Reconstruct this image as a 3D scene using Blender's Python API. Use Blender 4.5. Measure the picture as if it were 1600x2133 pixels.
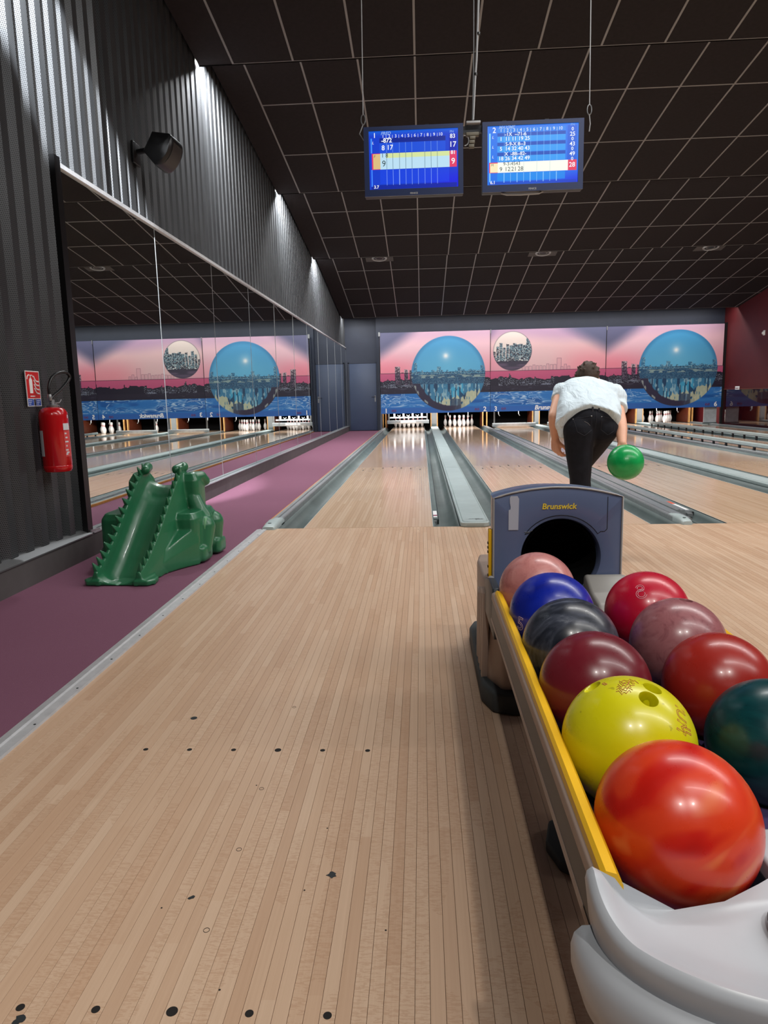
import bpy, bmesh, math, random
import numpy as np
from mathutils import Vector, Matrix, Euler

# ------------------------------------------------------------------ clear
for o in list(bpy.data.objects):
    bpy.data.objects.remove(o)
SC = bpy.context.scene
COL = SC.collection
PI = math.pi
random.seed(7)

# ------------------------------------------------------------------ camera
FPX, YAW, PIT, ROL = 1465.8, 0.056, 0.162, -0.0224
fw = Vector((-math.sin(YAW) * math.cos(PIT), math.cos(YAW) * math.cos(PIT), -math.sin(PIT)))
rt = Vector((math.cos(YAW), math.sin(YAW), 0))
up = rt.cross(fw)
R2 = rt * math.cos(ROL) + up * math.sin(ROL)
U2 = -rt * math.sin(ROL) + up * math.cos(ROL)
cam_d = bpy.data.cameras.new('camera')
cam_d.sensor_fit = 'VERTICAL'
cam_d.sensor_height = 36.0
cam_d.lens = FPX / 2133.0 * 36.0
cam_d.clip_start = 0.02
cam_d.clip_end = 200
cam = bpy.data.objects.new('camera', cam_d)
COL.objects.link(cam)
cm = Matrix((R2, U2, -fw)).transposed().to_4x4()
cm.translation = Vector((0.4443, -5.5857, 1.0395))
cam.matrix_world = cm
SC.camera = cam

# ------------------------------------------------------------------ world, exposure
w = bpy.data.worlds.new('world')
SC.world = w
w.use_nodes = True
w.node_tree.nodes['Background'].inputs[0].default_value = (0.75, 0.8, 0.9, 1)
w.node_tree.nodes['Background'].inputs[1].default_value = 0.02
SC.view_settings.view_transform = 'Standard'
SC.view_settings.look = 'None'
SC.view_settings.gamma = 1.0
SC.view_settings.exposure = 0.0
SC.view_settings.use_curve_mapping = False

# ------------------------------------------------------------------ lights: fluorescent tubes above each lip of the stepped ceiling
LIPS = [(-5.8, 5.05), (-1.62, 4.82), (2.52, 4.58), (6.66, 4.39), (10.43, 4.05), (15.80, 3.36)]   # (Y, Z of the low edge)
TUBE_W = [230, 300, 290, 330, 330, 125]
TUBE_X = [(1.2, 9.3), (0.9, 9.3), (-1.86, 9.3), (-1.86, 9.3), (-1.86, 9.3), (-1.86, 9.3)]


def area(name, loc, rot, sx, sy, watt, col=(1.0, 0.985, 0.96)):
    l = bpy.data.lights.new(name, 'AREA')
    l.shape = 'RECTANGLE'
    l.size, l.size_y = sx, sy
    l.energy = watt
    l.color = col
    ob = bpy.data.objects.new(name, l)
    ob.location = loc
    ob.rotation_euler = rot
    COL.objects.link(ob)
    return ob


for (ly, lz), wt, (xa, xb) in zip(LIPS, TUBE_W, TUBE_X):
    area('tube_light', ((xa + xb) / 2, ly + 0.12, lz + 0.10), (0.0, 0, 0), xb - xa, 0.05, wt)
# lamps added beside the left wall to strengthen the light raking down the cladding
for (ly, lz), wt in zip(LIPS[2:], (115, 110, 98, 18)):
    area('added_wall_light', (-1.60, ly + 0.10, lz + 0.09), (0, math.radians(8), 0), 0.46, 0.05, wt, (0.95, 0.98, 1.0))
# strip that lights the pin decks, behind the masking units
area('pin_light', (4.2, 17.0, 0.95), (math.radians(28), 0, 0), 9.6, 0.12, 280, (1, 0.97, 0.95))


def spot(name, loc, target, watt, ang, blend, col=(1, 1, 1), rad=0.03):
    l = bpy.data.lights.new(name, 'SPOT')
    l.energy = watt
    l.spot_size = math.radians(ang)
    l.spot_blend = blend
    l.shadow_soft_size = rad
    l.color = col
    ob = bpy.data.objects.new(name, l)
    ob.location = loc
    ob.rotation_euler = (Vector(target) - Vector(loc)).to_track_quat('-Z', 'Y').to_euler()
    COL.objects.link(ob)
    return ob


# wall washer over the near cladding and two downlights over the concourse behind the photographer
spot('wall_washer', (-1.42, -2.6, 4.86), (-1.90, -0.88, 3.25), 5200, 24, 0.4, (0.93, 0.97, 1.0))
for dx in (0.2, 1.5):
    spot('concourse_light', (dx, -7.2, 4.2), (dx + 0.2, -5.2, 0), 230, 95, 0.6, (1, 0.96, 0.9), 0.06)

# ------------------------------------------------------------------ materials
def lin(c):
    c = [x / 255.0 for x in c]
    return tuple(x / 12.92 if x <= 0.04045 else ((x + 0.055) / 1.055) ** 2.4 for x in c)


class N:
    """small node-graph helper"""
    def __init__(s, name):
        s.m = bpy.data.materials.new(name)
        s.m.use_nodes = True
        s.t = s.m.node_tree
        s.b = s.t.nodes['Principled BSDF']

    def n(s, typ, **kw):
        nd = s.t.nodes.new(typ)
        for k, v in kw.items():
            setattr(nd, k, v)
        return nd

    def l(s, a, b):
        s.t.links.new(a, b)

    def set(s, nm, v):
        i = s.b.inputs[nm]
        i.default_value = (*v, 1) if isinstance(v, tuple) and len(v) == 3 else v
        return s

    def math(s, op, a, b=None, clamp=False):
        nd = s.n('ShaderNodeMath', operation=op)
        nd.use_clamp = clamp
        for i, v in enumerate((a, b)):
            if v is None:
                continue
            if isinstance(v, (int, float)):
                nd.inputs[i].default_value = v
            else:
                s.l(v, nd.inputs[i])
        return nd.outputs[0]

    def mix(s, f, a, b, mode='MIX'):
        nd = s.n('ShaderNodeMix', data_type='RGBA', blend_type=mode)
        for i, v in ((0, f), (6, a), (7, b)):
            if isinstance(v, (int, float)):
                nd.inputs[i].default_value = v
            elif isinstance(v, tuple):
                nd.inputs[i].default_value = (*v, 1)
            else:
                s.l(v, nd.inputs[i])
        return nd.outputs[2]

    def ramp(s, f, stops):
        nd = s.n('ShaderNodeValToRGB')
        el = nd.color_ramp.elements
        while len(el) < len(stops):
            el.new(0.5)
        for e, (p, c) in zip(el, stops):
            e.position = p
            e.color = (*c, 1) if len(c) == 3 else c
        s.l(f, nd.inputs[0])
        return nd.outputs[0]

    def noise(s, vec, scale, detail=4, rough=0.55, dist=0.0):
        nd = s.n('ShaderNodeTexNoise')
        nd.inputs['Scale'].default_value = scale
        nd.inputs['Detail'].default_value = detail
        nd.inputs['Roughness'].default_value = rough
        nd.inputs['Distortion'].default_value = dist
        if vec is not None:
            s.l(vec, nd.inputs['Vector'])
        return nd.outputs[0]

    def mapping(s, vec, scale=(1, 1, 1), loc=(0, 0, 0), rot=(0, 0, 0)):
        nd = s.n('ShaderNodeMapping')
        nd.inputs['Scale'].default_value = scale
        nd.inputs['Location'].default_value = loc
        nd.inputs['Rotation'].default_value = rot
        s.l(vec, nd.inputs[0])
        return nd.outputs[0]

    def bump(s, h, strength, dist=0.002):
        nd = s.n('ShaderNodeBump')
        nd.inputs['Strength'].default_value = strength
        nd.inputs['Distance'].default_value = dist
        s.l(h, nd.inputs['Height'])
        s.l(nd.outputs[0], s.b.inputs['Normal'])


def plain(name, col, rough=0.5, metal=0.0, spec=0.5, coat=0.0, var=0.0, vscale=8.0, bump=0.0):
    g = N(name)
    c = lin(col)
    g.set('Roughness', rough).set('Metallic', metal).set('Specular IOR Level', spec)
    if coat:
        g.set('Coat Weight', coat).set('Coat Roughness', 0.06)
    if var or bump:
        tc = g.n('ShaderNodeTexCoord').outputs['Object']
        nz = g.noise(tc, vscale, 5, 0.6)
        if var:
            a = tuple(max(0, x * (1 - var)) for x in c)
            b = tuple(min(1, x * (1 + var)) for x in c)
            g.l(g.ramp(nz, [(0.3, a), (0.7, b)]), g.b.inputs['Base Color'])
        else:
            g.set('Base Color', c)
        if bump:
            g.bump(nz, bump)
    else:
        g.set('Base Color', c)
    return g.m


def emit(name, col, strength):
    g = N(name)
    g.set('Base Color', (0, 0, 0)).set('Emission Color', lin(col)).set('Emission Strength', strength)
    return g.m


M = {}


def wood_common(g, vec_x, vec, seed_vec):
    pass


def mat_board():
    """one maple board of the approach; colour runs in long lengths along the board"""
    g = N('maple_board')
    tc = g.n('ShaderNodeTexCoord').outputs['Object']
    rnd = g.n('ShaderNodeObjectInfo').outputs['Random']
    sep = g.n('ShaderNodeSeparateXYZ')
    g.l(tc, sep.inputs[0])
    y = sep.outputs[1]
    # lengths
    seg = g.math('FLOOR', g.math('ADD', g.math('MULTIPLY', y, 1.15), g.math('MULTIPLY', rnd, 37.0)))
    wn = g.n('ShaderNodeTexWhiteNoise', noise_dimensions='2D')
    cmb = g.n('ShaderNodeCombineXYZ')
    g.l(seg, cmb.inputs[0])
    g.l(g.math('MULTIPLY', rnd, 91.0), cmb.inputs[1])
    g.l(cmb.outputs[0], wn.inputs[0])
    off = g.n('ShaderNodeCombineXYZ')
    for i, k in enumerate((17.0, 53.0, 29.0)):
        g.l(g.math('MULTIPLY', rnd, k), off.inputs[i])
    va = g.n('ShaderNodeVectorMath', operation='ADD')
    g.l(tc, va.inputs[0])
    g.l(off.outputs[0], va.inputs[1])
    grain = g.noise(g.mapping(va.outputs[0], (160, 2.2, 1)), 1.0, 5, 0.6)
    fig = g.noise(g.mapping(va.outputs[0], (46, 240, 1)), 1.0, 3, 0.6, 0.8)
    fmask = g.noise(g.mapping(va.outputs[0], (3, 1.3, 1)), 1.0, 1)
    blot = g.noise(g.mapping(va.outputs[0], (6, 2.5, 1)), 1.0, 3)
    base = g.ramp(wn.outputs[0], [(0.0, lin((193, 161, 135))), (0.3, lin((204, 174, 148))), (0.7, lin((211, 184, 159))), (1.0, lin((198, 165, 138)))])
    c = g.mix(g.math('MULTIPLY', grain, 0.42), base, lin((148, 114, 86)))
    c = g.mix(g.math('MULTIPLY', g.math('GREATER_THAN', fmask, 0.5), g.math('MULTIPLY', g.math('GREATER_THAN', fig, 0.52), 0.30)), c, lin((160, 120, 90)))
    c = g.mix(g.math('MULTIPLY', blot, 0.25), c, lin((172, 132, 100)))
    g.l(c, g.b.inputs['Base Color'])
    g.set('Roughness', 0.36).set('Specular IOR Level', 0.4)
    return g.m


def mat_lane():
    g = N('lane_wood')
    geo = g.n('ShaderNodeNewGeometry').outputs['Position']
    sep = g.n('ShaderNodeSeparateXYZ')
    g.l(geo, sep.inputs[0])
    x = g.math('DIVIDE', g.math('ADD', sep.outputs[0], 10.0), 0.02703)
    idx = g.math('FLOOR', x)
    fr = g.math('FRACT', x)
    seg = g.math('FLOOR', g.math('ADD', g.math('MULTIPLY', sep.outputs[1], 0.7), g.math('MULTIPLY', idx, 0.37)))
    cmb = g.n('ShaderNodeCombineXYZ')
    g.l(idx, cmb.inputs[0])
    g.l(seg, cmb.inputs[1])
    wn = g.n('ShaderNodeTexWhiteNoise', noise_dimensions='2D')
    g.l(cmb.outputs[0], wn.inputs[0])
    base = g.ramp(wn.outputs[0], [(0.0, lin((192, 163, 134))), (0.5, lin((208, 182, 155))), (1.0, lin((199, 170, 141)))])
    pine = g.ramp(wn.outputs[0], [(0.0, lin((180, 152, 128))), (0.5, lin((196, 170, 148))), (1.0, lin((186, 158, 136)))])
    c = g.mix(g.math('GREATER_THAN', sep.outputs[1], 4.9), base, pine)
    nz = g.noise(g.mapping(geo, (70, 1.2, 1)), 1.0, 4)
    c = g.mix(g.math('MULTIPLY', nz, 0.35), c, lin((160, 122, 90)))
    line = g.math('ADD', g.math('LESS_THAN', fr, 0.035), g.math('GREATER_THAN', fr, 0.965), True)
    c = g.mix(g.math('MULTIPLY', line, 0.45), c, lin((110, 80, 58)))
    g.l(c, g.b.inputs['Base Color'])
    # oiled and polished, dries out towards the foul line
    mr = g.n('ShaderNodeMapRange')
    g.l(sep.outputs[1], mr.inputs[0])
    mr.inputs[1].default_value = 0.0
    mr.inputs[2].default_value = 7.0
    mr.inputs[3].default_value = 0.22
    mr.inputs[4].default_value = 0.07
    rn = g.noise(g.mapping(geo, (3, 0.8, 1)), 1.0, 3)
    g.l(g.math('ADD', mr.outputs[0], g.math('MULTIPLY', rn, 0.05)), g.b.inputs['Roughness'])
    g.set('Specular IOR Level', 0.6)
    return g.m


def mat_carpet():
    g = N('mauve_carpet')
    geo = g.n('ShaderNodeNewGeometry').outputs['Position']
    nz = g.noise(geo, 420, 3, 0.7)
    big = g.noise(geo, 2.2, 3)
    c = g.mix(g.math('MULTIPLY', nz, 0.55), lin((128, 87, 106)), lin((94, 58, 75)))
    c = g.mix(g.math('MULTIPLY', big, 0.3), c, lin((112, 72, 90)))
    specks = g.math('GREATER_THAN', g.noise(geo, 150, 1), 0.80)
    c = g.mix(specks, c, lin((160, 130, 140)))
    g.l(c, g.b.inputs['Base Color'])
    g.set('Roughness', 0.95).set('Specular IOR Level', 0.1)
    g.bump(nz, 0.5, 0.004)
    return g.m


def mat_perf():
    """galvanised sheet with a fine staggered perforation"""
    g = N('perforated_sheet')
    geo = g.n('ShaderNodeNewGeometry').outputs['Position']
    sep = g.n('ShaderNodeSeparateXYZ')
    g.l(geo, sep.inputs[0])
    P_ = 0.011
    z = g.math('DIVIDE', sep.outputs[2], P_)
    row = g.math('FLOOR', z)
    y = g.math('ADD', g.math('DIVIDE', g.math('ADD', sep.outputs[1], g.math('MULTIPLY', sep.outputs[0], 0.6)), P_), g.math('MULTIPLY', g.math('MODULO', row, 2.0), 0.5))
    fy = g.math('SUBTRACT', g.math('FRACT', g.math('ADD', y, 2000.0)), 0.5)
    fz = g.math('SUBTRACT', g.math('FRACT', z), 0.5)
    d = g.math('SQRT', g.math('ADD', g.math('MULTIPLY', fy, fy), g.math('MULTIPLY', fz, fz)))
    hole = g.math('LESS_THAN', d, 0.30)
    nz = g.noise(g.mapping(geo, (1, 3, 0.6)), 3.0, 3)
    c0 = g.ramp(nz, [(0.3, lin((70, 72, 75))), (0.7, lin((86, 88, 91)))])
    g.l(g.mix(hole, c0, lin((14, 14, 15))), g.b.inputs['Base Color'])
    g.set('Roughness', 0.42).set('Metallic', 0.35)
    return g.m


def mat_attr(name, rough=0.45, emission=0.0, spec=0.5):
    g = N(name)
    a = g.n('ShaderNodeAttribute')
    a.attribute_name = 'Col'
    if emission:
        g.set('Base Color', (0.01, 0.01, 0.01))
        g.l(a.outputs['Color'], g.b.inputs['Emission Color'])
        g.set('Emission Strength', emission)
    else:
        g.l(a.outputs['Color'], g.b.inputs['Base Color'])
    g.set('Roughness', rough).set('Specular IOR Level', spec)
    return g.m


def mat_ball(name, cols, scale=9.0, dist=2.5, rough=0.13, stretch=(1, 1, 1), seed=0.0, detail=6, spots=None):
    g = N(name)
    tc = g.n('ShaderNodeTexCoord').outputs['Object']
    v = g.mapping(tc, stretch, (seed, seed * 1.7, seed * 0.6), (0.5, 0.3 + seed, 0.2))
    nz = g.noise(v, scale, detail, 0.6, dist)
    k = len(cols) - 1
    c = g.ramp(nz, [(0.28 + 0.44 * i / max(1, k), lin(cc)) for i, cc in enumerate(cols)]) if k else None
    if c is None:
        g.set('Base Color', lin(cols[0]))
    else:
        if spots:
            s_ = g.math('GREATER_THAN', g.noise(tc, 55, 2), 0.70)
            c = g.mix(g.math('MULTIPLY', s_, 0.5), c, lin(spots))
        g.l(c, g.b.inputs['Base Color'])
    sc = g.noise(tc, 40, 4)
    g.l(g.math('ADD', g.math('MULTIPLY', sc, 0.2), rough + 0.07), g.b.inputs['Roughness'])
    g.set('Specular IOR Level', 0.5).set('Coat Weight', 0.08).set('Coat Roughness', 0.1)
    return g.m


def mat_pin():
    g = N('bowling_pin_white')
    tc = g.n('ShaderNodeTexCoord').outputs['Object']
    sep = g.n('ShaderNodeSeparateXYZ')
    g.l(tc, sep.inputs[0])
    z = sep.outputs[2]

    def band(a, b):
        return g.math('MULTIPLY', g.math('GREATER_THAN', z, a), g.math('LESS_THAN', z, b))
    m_ = g.math('ADD', band(0.243, 0.256), band(0.268, 0.281), True)
    g.l(g.mix(m_, lin((236, 232, 228)), lin((205, 45, 60))), g.b.inputs['Base Color'])
    g.set('Roughness', 0.25)
    return g.m


M['board'] = mat_board()
M['lane'] = mat_lane()
M['carpet'] = mat_carpet()
M['perf'] = mat_perf()
M['pin'] = mat_pin()
M['dark'] = plain('dark_gap', (22, 18, 16), 0.9)
M['black'] = plain('black_plastic', (16, 16, 18), 0.4)
M['blackmatte'] = plain('black_matte', (12, 12, 13), 0.9, spec=0.1)
M['alu'] = plain('brushed_aluminium', (176, 180, 182), 0.35, 0.75, var=0.12, vscale=30)
M['alu_trim'] = plain('approach_trim_aluminium', (188, 188, 190), 0.4, 0.3, var=0.1, vscale=20)
M['steel'] = plain('galvanised_steel', (150, 152, 154), 0.4, 0.8)
M['plinth'] = plain('plinth_grey', (78, 74, 74), 0.7, var=0.15, vscale=6)
M['capping'] = plain('capping_grey_green', (160, 172, 172), 0.4, 0.1, var=0.08, vscale=5)
M['gutter'] = plain('gutter_grey', (80, 92, 92), 0.48, 0.0, var=0.14, vscale=3)
M['tile'] = plain('ceiling_tile_black', (44, 40, 41), 0.9, spec=0.12, var=0.12, vscale=20)
M['tbar'] = plain('ceiling_bar_grey', (134, 132, 131), 0.5)
M['ceilback'] = plain('ceiling_void', (14, 12, 12), 0.95, spec=0.05)
M['fascia'] = plain('fascia_grey', (60, 58, 58), 0.7)
M['navy'] = plain('navy_paint', (44, 50, 66), 0.55, var=0.08, vscale=3)
M['door'] = plain('door_slate_blue', (62, 74, 100), 0.42, var=0.05, vscale=2)
M['red'] = plain('red_paint', (84, 10, 16), 0.6, var=0.08, vscale=3)
M['redgloss'] = plain('dark_red_gloss', (46, 10, 16), 0.04, spec=0.9)
M['kick'] = plain('kickback_varnished_wood', (190, 142, 84), 0.4, var=0.2, vscale=6)
M['kickred'] = plain('kickback_inner_red', (106, 50, 32), 0.4, var=0.2, vscale=6)
M['white'] = plain('white_plastic', (225, 225, 225), 0.4)
M['print_white'] = plain('white_print', (240, 240, 240), 0.5)
M['print_red'] = plain('dark_red_print', (120, 26, 60), 0.5)
M['print_dark'] = plain('dark_print', (40, 44, 46), 0.5)
M['mural'] = mat_attr('masking_print', 0.32)
M['mirror'] = plain('mirror_glass', (214, 220, 218), 0.0, 1.0)
M['wood_strip'] = plain('orange_wood_strip', (190, 128, 58), 0.45, var=0.2, vscale=12)
M['orange_sticker'] = plain('red_orange_sticker', (205, 80, 50), 0.5)
M['sheet'] = plain('grey_white_sheet', (176, 180, 184), 0.4, var=0.25, vscale=4)
M['post_grey'] = plain('post_grey', (112, 114, 114), 0.5)
M['pit'] = plain('pit_black', (10, 9, 10), 0.9, spec=0.1)
M['concourse'] = plain('concourse_floor', (88, 70, 66), 0.6, var=0.1)
M['wallback'] = plain('concourse_wall', (104, 92, 88), 0.8)

# ------------------------------------------------------------------ geometry helpers
def wloc(o):
    v = Vector((0, 0, 0))
    while o is not None:
        v = v + o.location
        o = o.parent
    return v


def link(name, me, mat=None, parent=None, loc=None):
    ob = bpy.data.objects.new(name, me)
    COL.objects.link(ob)
    if parent is not None:
        ob.parent = parent
    if loc is not None:
        ob.location = loc
    if mat is not None and me is not None and not me.materials:
        me.materials.append(M[mat] if isinstance(mat, str) else mat)
    return ob


def tag(o, label=None, cat=None, group=None, kind=None):
    if label:
        o['label'] = label
    if cat:
        o['category'] = cat
    if group:
        o['group'] = group
    if kind:
        o['kind'] = kind
    return o


def thing(name, loc, label, cat, group=None):
    o = bpy.data.objects.new(name, None)
    o.empty_display_size = 0.05
    COL.objects.link(o)
    o.location = loc
    return tag(o, label, cat, group)


def struct(o):
    o['kind'] = 'structure'
    return o


class MB:
    """collects shapes in world coordinates; build() links them as ONE mesh object"""
    def __init__(s):
        s.v, s.f = [], []

    def add(s, vs, fs):
        b = len(s.v)
        s.v += [tuple(v) for v in vs]
        s.f += [tuple(i + b for i in f) for f in fs]
        return s

    def box(s, x0, x1, y0, y1, z0, z1):
        vs = [(x, y, z) for x in (x0, x1) for y in (y0, y1) for z in (z0, z1)]
        return s.add(vs, [(0, 1, 3, 2), (4, 6, 7, 5), (0, 4, 5, 1), (2, 3, 7, 6), (0, 2, 6, 4), (1, 5, 7, 3)])

    def prism(s, poly, a, axis, b):
        """poly: 2-D points in the two other axes, extruded along axis from a to b"""
        def P3(p, t):
            return {'x': (t, p[0], p[1]), 'y': (p[0], t, p[1]), 'z': (p[0], p[1], t)}[axis]
        n = len(poly)
        vs = [P3(p, a) for p in poly] + [P3(p, b) for p in poly]
        fs = [tuple(range(n))[::-1], tuple(range(n, 2 * n))] + [(i, (i + 1) % n, n + (i + 1) % n, n + i) for i in range(n)]
        return s.add(vs, fs)

    def strip(s, poly, a, axis, b):
        """open profile extruded (a sheet)"""
        def P3(p, t):
            return {'x': (t, p[0], p[1]), 'y': (p[0], t, p[1]), 'z': (p[0], p[1], t)}[axis]
        n = len(poly)
        vs = [P3(p, a) for p in poly] + [P3(p, b) for p in poly]
        return s.add(vs, [(i, i + 1, n + i + 1, n + i) for i in range(n - 1)])

    def lathe(s, prof, c=(0, 0, 0), n=24, axis='z'):
        """prof: (r, h); closed at both ends"""
        vs, fs = [], []
        for r, h in prof:
            for i in range(n):
                a = 2 * PI * i / n
                p = (r * math.cos(a), r * math.sin(a), h)
                if axis == 'y':
                    p = (p[0], p[2], p[1])
                elif axis == 'x':
                    p = (p[2], p[0], p[1])
                vs.append((p[0] + c[0], p[1] + c[1], p[2] + c[2]))
        m = len(prof)
        for j in range(m - 1):
            for i in range(n):
                fs.append((j * n + i, j * n + (i + 1) % n, (j + 1) * n + (i + 1) % n, (j + 1) * n + i))
        fs.append(tuple(range(n))[::-1])
        fs.append(tuple(range((m - 1) * n, m * n)))
        return s.add(vs, fs)

    def tube(s, pts, rad, n=8, closed=False):
        """round tube along a polyline; rad is a number or a list"""
        pts = [Vector(p) for p in pts]
        k = len(pts)
        rad = [rad] * k if isinstance(rad, (int, float)) else rad
        vs, fs = [], []
        u0 = None
        for i, p in enumerate(pts):
            if closed:
                t = pts[(i + 1) % k] - pts[i - 1]
            else:
                t = pts[min(i + 1, k - 1)] - pts[max(i - 1, 0)]
            t.normalize()
            if u0 is None:
                u0 = t.orthogonal().normalized()
            u0 = (u0 - t * u0.dot(t)).normalized()
            v0 = t.cross(u0)
            for j in range(n):
                a = 2 * PI * j / n
                vs.append(p + (u0 * math.cos(a) + v0 * math.sin(a)) * rad[i])
        for i in range(k if closed else k - 1):
            for j in range(n):
                a, b = i * n, ((i + 1) % k) * n
                fs.append((a + j, a + (j + 1) % n, b + (j + 1) % n, b + j))
        if not closed:
            fs.append(tuple(range(n))[::-1])
            fs.append(tuple(range((k - 1) * n, k * n)))
        return s.add(vs, fs)

    def ball(s, c, r, n=16, sc=(1, 1, 1)):
        vs, fs = [], []
        m = n // 2
        for j in range(1, m):
            t = PI * j / m
            for i in range(n):
                a = 2 * PI * i / n
                vs.append((c[0] + r * sc[0] * math.sin(t) * math.cos(a), c[1] + r * sc[1] * math.sin(t) * math.sin(a), c[2] + r * sc[2] * math.cos(t)))
        top, bot = len(vs), len(vs) + 1
        vs += [(c[0], c[1], c[2] + r * sc[2]), (c[0], c[1], c[2] - r * sc[2])]
        for j in range(m - 2):
            for i in range(n):
                fs.append((j * n + i, (j + 1) * n + i, (j + 1) * n + (i + 1) % n, j * n + (i + 1) % n))
        for i in range(n):
            fs.append((top, i, (i + 1) % n))
            fs.append((bot, (m - 2) * n + (i + 1) % n, (m - 2) * n + i))
        return s.add(vs, fs)

    def loft(s, rings, caps=True):
        n = len(rings[0])
        vs = [p for r in rings for p in r]
        fs = []
        for j in range(len(rings) - 1):
            for i in range(n):
                fs.append((j * n + i, j * n + (i + 1) % n, (j + 1) * n + (i + 1) % n, (j + 1) * n + i))
        if caps:
            fs.append(tuple(range(n))[::-1])
            fs.append(tuple(range((len(rings) - 1) * n, len(rings) * n)))
        return s.add(vs, fs)

    def chain(s, pts, rad, n=14):
        """overlapping tapered limbs with round joints, for a voxel union"""
        for i in range(len(pts) - 1):
            s.tube([pts[i], pts[i + 1]], [rad[i], rad[i + 1]], n)
        for p, r in zip(pts, rad):
            s.ball(p, r * 1.0, n)
        return s

    def mesh(s, name, origin=(0, 0, 0), smooth=None, recalc=True):
        me = bpy.data.meshes.new(name)
        o = Vector(origin)
        me.from_pydata([tuple(Vector(v) - o) for v in s.v], [], s.f)
        if recalc:
            bm = bmesh.new()
            bm.from_mesh(me)
            bmesh.ops.recalc_face_normals(bm, faces=bm.faces)
            bm.to_mesh(me)
            bm.free()
        if smooth is not None:
            me.shade_smooth()
            me.set_sharp_from_angle(angle=math.radians(smooth))
        me.update()
        return me

    def build(s, name, mat, parent=None, smooth=None, origin=None, bevel=0.0, seg=2):
        """origin: for a top-level object, where its own origin lies"""
        org = wloc(parent) if parent is not None else Vector(origin or (0, 0, 0))
        me = s.mesh(name, org, smooth)
        if bevel:
            bm = bmesh.new()
            bm.from_mesh(me)
            es = [e for e in bm.edges if len(e.link_faces) == 2 and e.calc_face_angle(0) > 0.5]
            bmesh.ops.bevel(bm, geom=es, offset=bevel, segments=seg, affect='EDGES', profile=0.5, clamp_overlap=True)
            bm.to_mesh(me)
            bm.free()
            me.shade_smooth()
            me.set_sharp_from_angle(angle=math.radians(smooth or 50))
        ob = link(name, me, mat, parent)
        if parent is None:
            ob.location = org
        return ob


def fuse(mb, name, voxel, smooth_iter=4, origin=(0, 0, 0), factor=0.5, decimate=None):
    """voxel union of overlapping shapes -> one continuous smooth mesh"""
    me = mb.mesh(name + '_raw', origin)
    ob = bpy.data.objects.new(name + '_tmp', me)
    COL.objects.link(ob)
    m = ob.modifiers.new('r', 'REMESH')
    m.mode = 'VOXEL'
    m.voxel_size = voxel
    if smooth_iter:
        s_ = ob.modifiers.new('s', 'SMOOTH')
        s_.iterations = smooth_iter
        s_.factor = factor
    if decimate:
        d = ob.modifiers.new('d', 'DECIMATE')
        d.ratio = decimate
    bpy.context.view_layer.update()
    dg = bpy.context.evaluated_depsgraph_get()
    out = bpy.data.meshes.new_from_object(ob.evaluated_get(dg))
    out.name = name
    bpy.data.objects.remove(ob)
    bpy.data.meshes.remove(me)
    out.shade_smooth()
    out.materials.clear()
    return out


def boolean_cut(me, cutters, name):
    ob = bpy.data.objects.new('b_tmp', me)
    COL.objects.link(ob)
    cs = []
    for c in cutters:
        co = bpy.data.objects.new('c_tmp', c)
        COL.objects.link(co)
        md = ob.modifiers.new('b', 'BOOLEAN')
        md.operation = 'DIFFERENCE'
        md.solver = 'EXACT'
        md.object = co
        cs.append(co)
    bpy.context.view_layer.update()
    dg = bpy.context.evaluated_depsgraph_get()
    out = bpy.data.meshes.new_from_object(ob.evaluated_get(dg))
    out.name = name
    for o in [ob] + cs:
        bpy.data.objects.remove(o)
    return out


def text_mesh(body, size, shear=0.0, bold=0.0, outline=0.0, extrude=0.0):
    """letters as a flat mesh centred on the origin in the XY plane"""
    cu = bpy.data.curves.new('txt', 'FONT')
    cu.body = body
    cu.size = size
    cu.shear = shear
    cu.offset = bold
    cu.extrude = extrude
    cu.align_x = 'CENTER'
    cu.align_y = 'CENTER'
    cu.resolution_u = 4
    if outline:
        cu.fill_mode = 'NONE'
        cu.bevel_depth = outline
        cu.bevel_resolution = 1
    ob = bpy.data.objects.new('txt_tmp', cu)
    COL.objects.link(ob)
    bpy.context.view_layer.update()
    dg = bpy.context.evaluated_depsgraph_get()
    me = bpy.data.meshes.new_from_object(ob.evaluated_get(dg))
    bpy.data.objects.remove(ob)
    bpy.data.curves.remove(cu)
    me.name = 'lettering'
    me.materials.clear()
    return me


def text_on_front(body, x, y, z, size, mat, parent, name='lettering', **kw):
    """upright letters facing -Y"""
    me = text_mesh(body, size, **kw)
    me.transform(Matrix.Rotation(PI / 2, 4, 'X'))
    ob = link(name, me, mat, parent)
    ob.location = Vector((x, y, z)) - wloc(parent)
    return ob


# ------------------------------------------------------------------ the setting
LX = [0.0, 1.718, 3.36, 5.08, 6.72, 8.44]      # lane centres
HW = 0.527                                     # half a lane
GW = 0.215                                     # gutter width
WX = -1.90                                     # left wall
RX = 9.55                                      # right wall
MY = 16.40                                     # masking units
DY = 16.80                                     # back wall with the door

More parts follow.
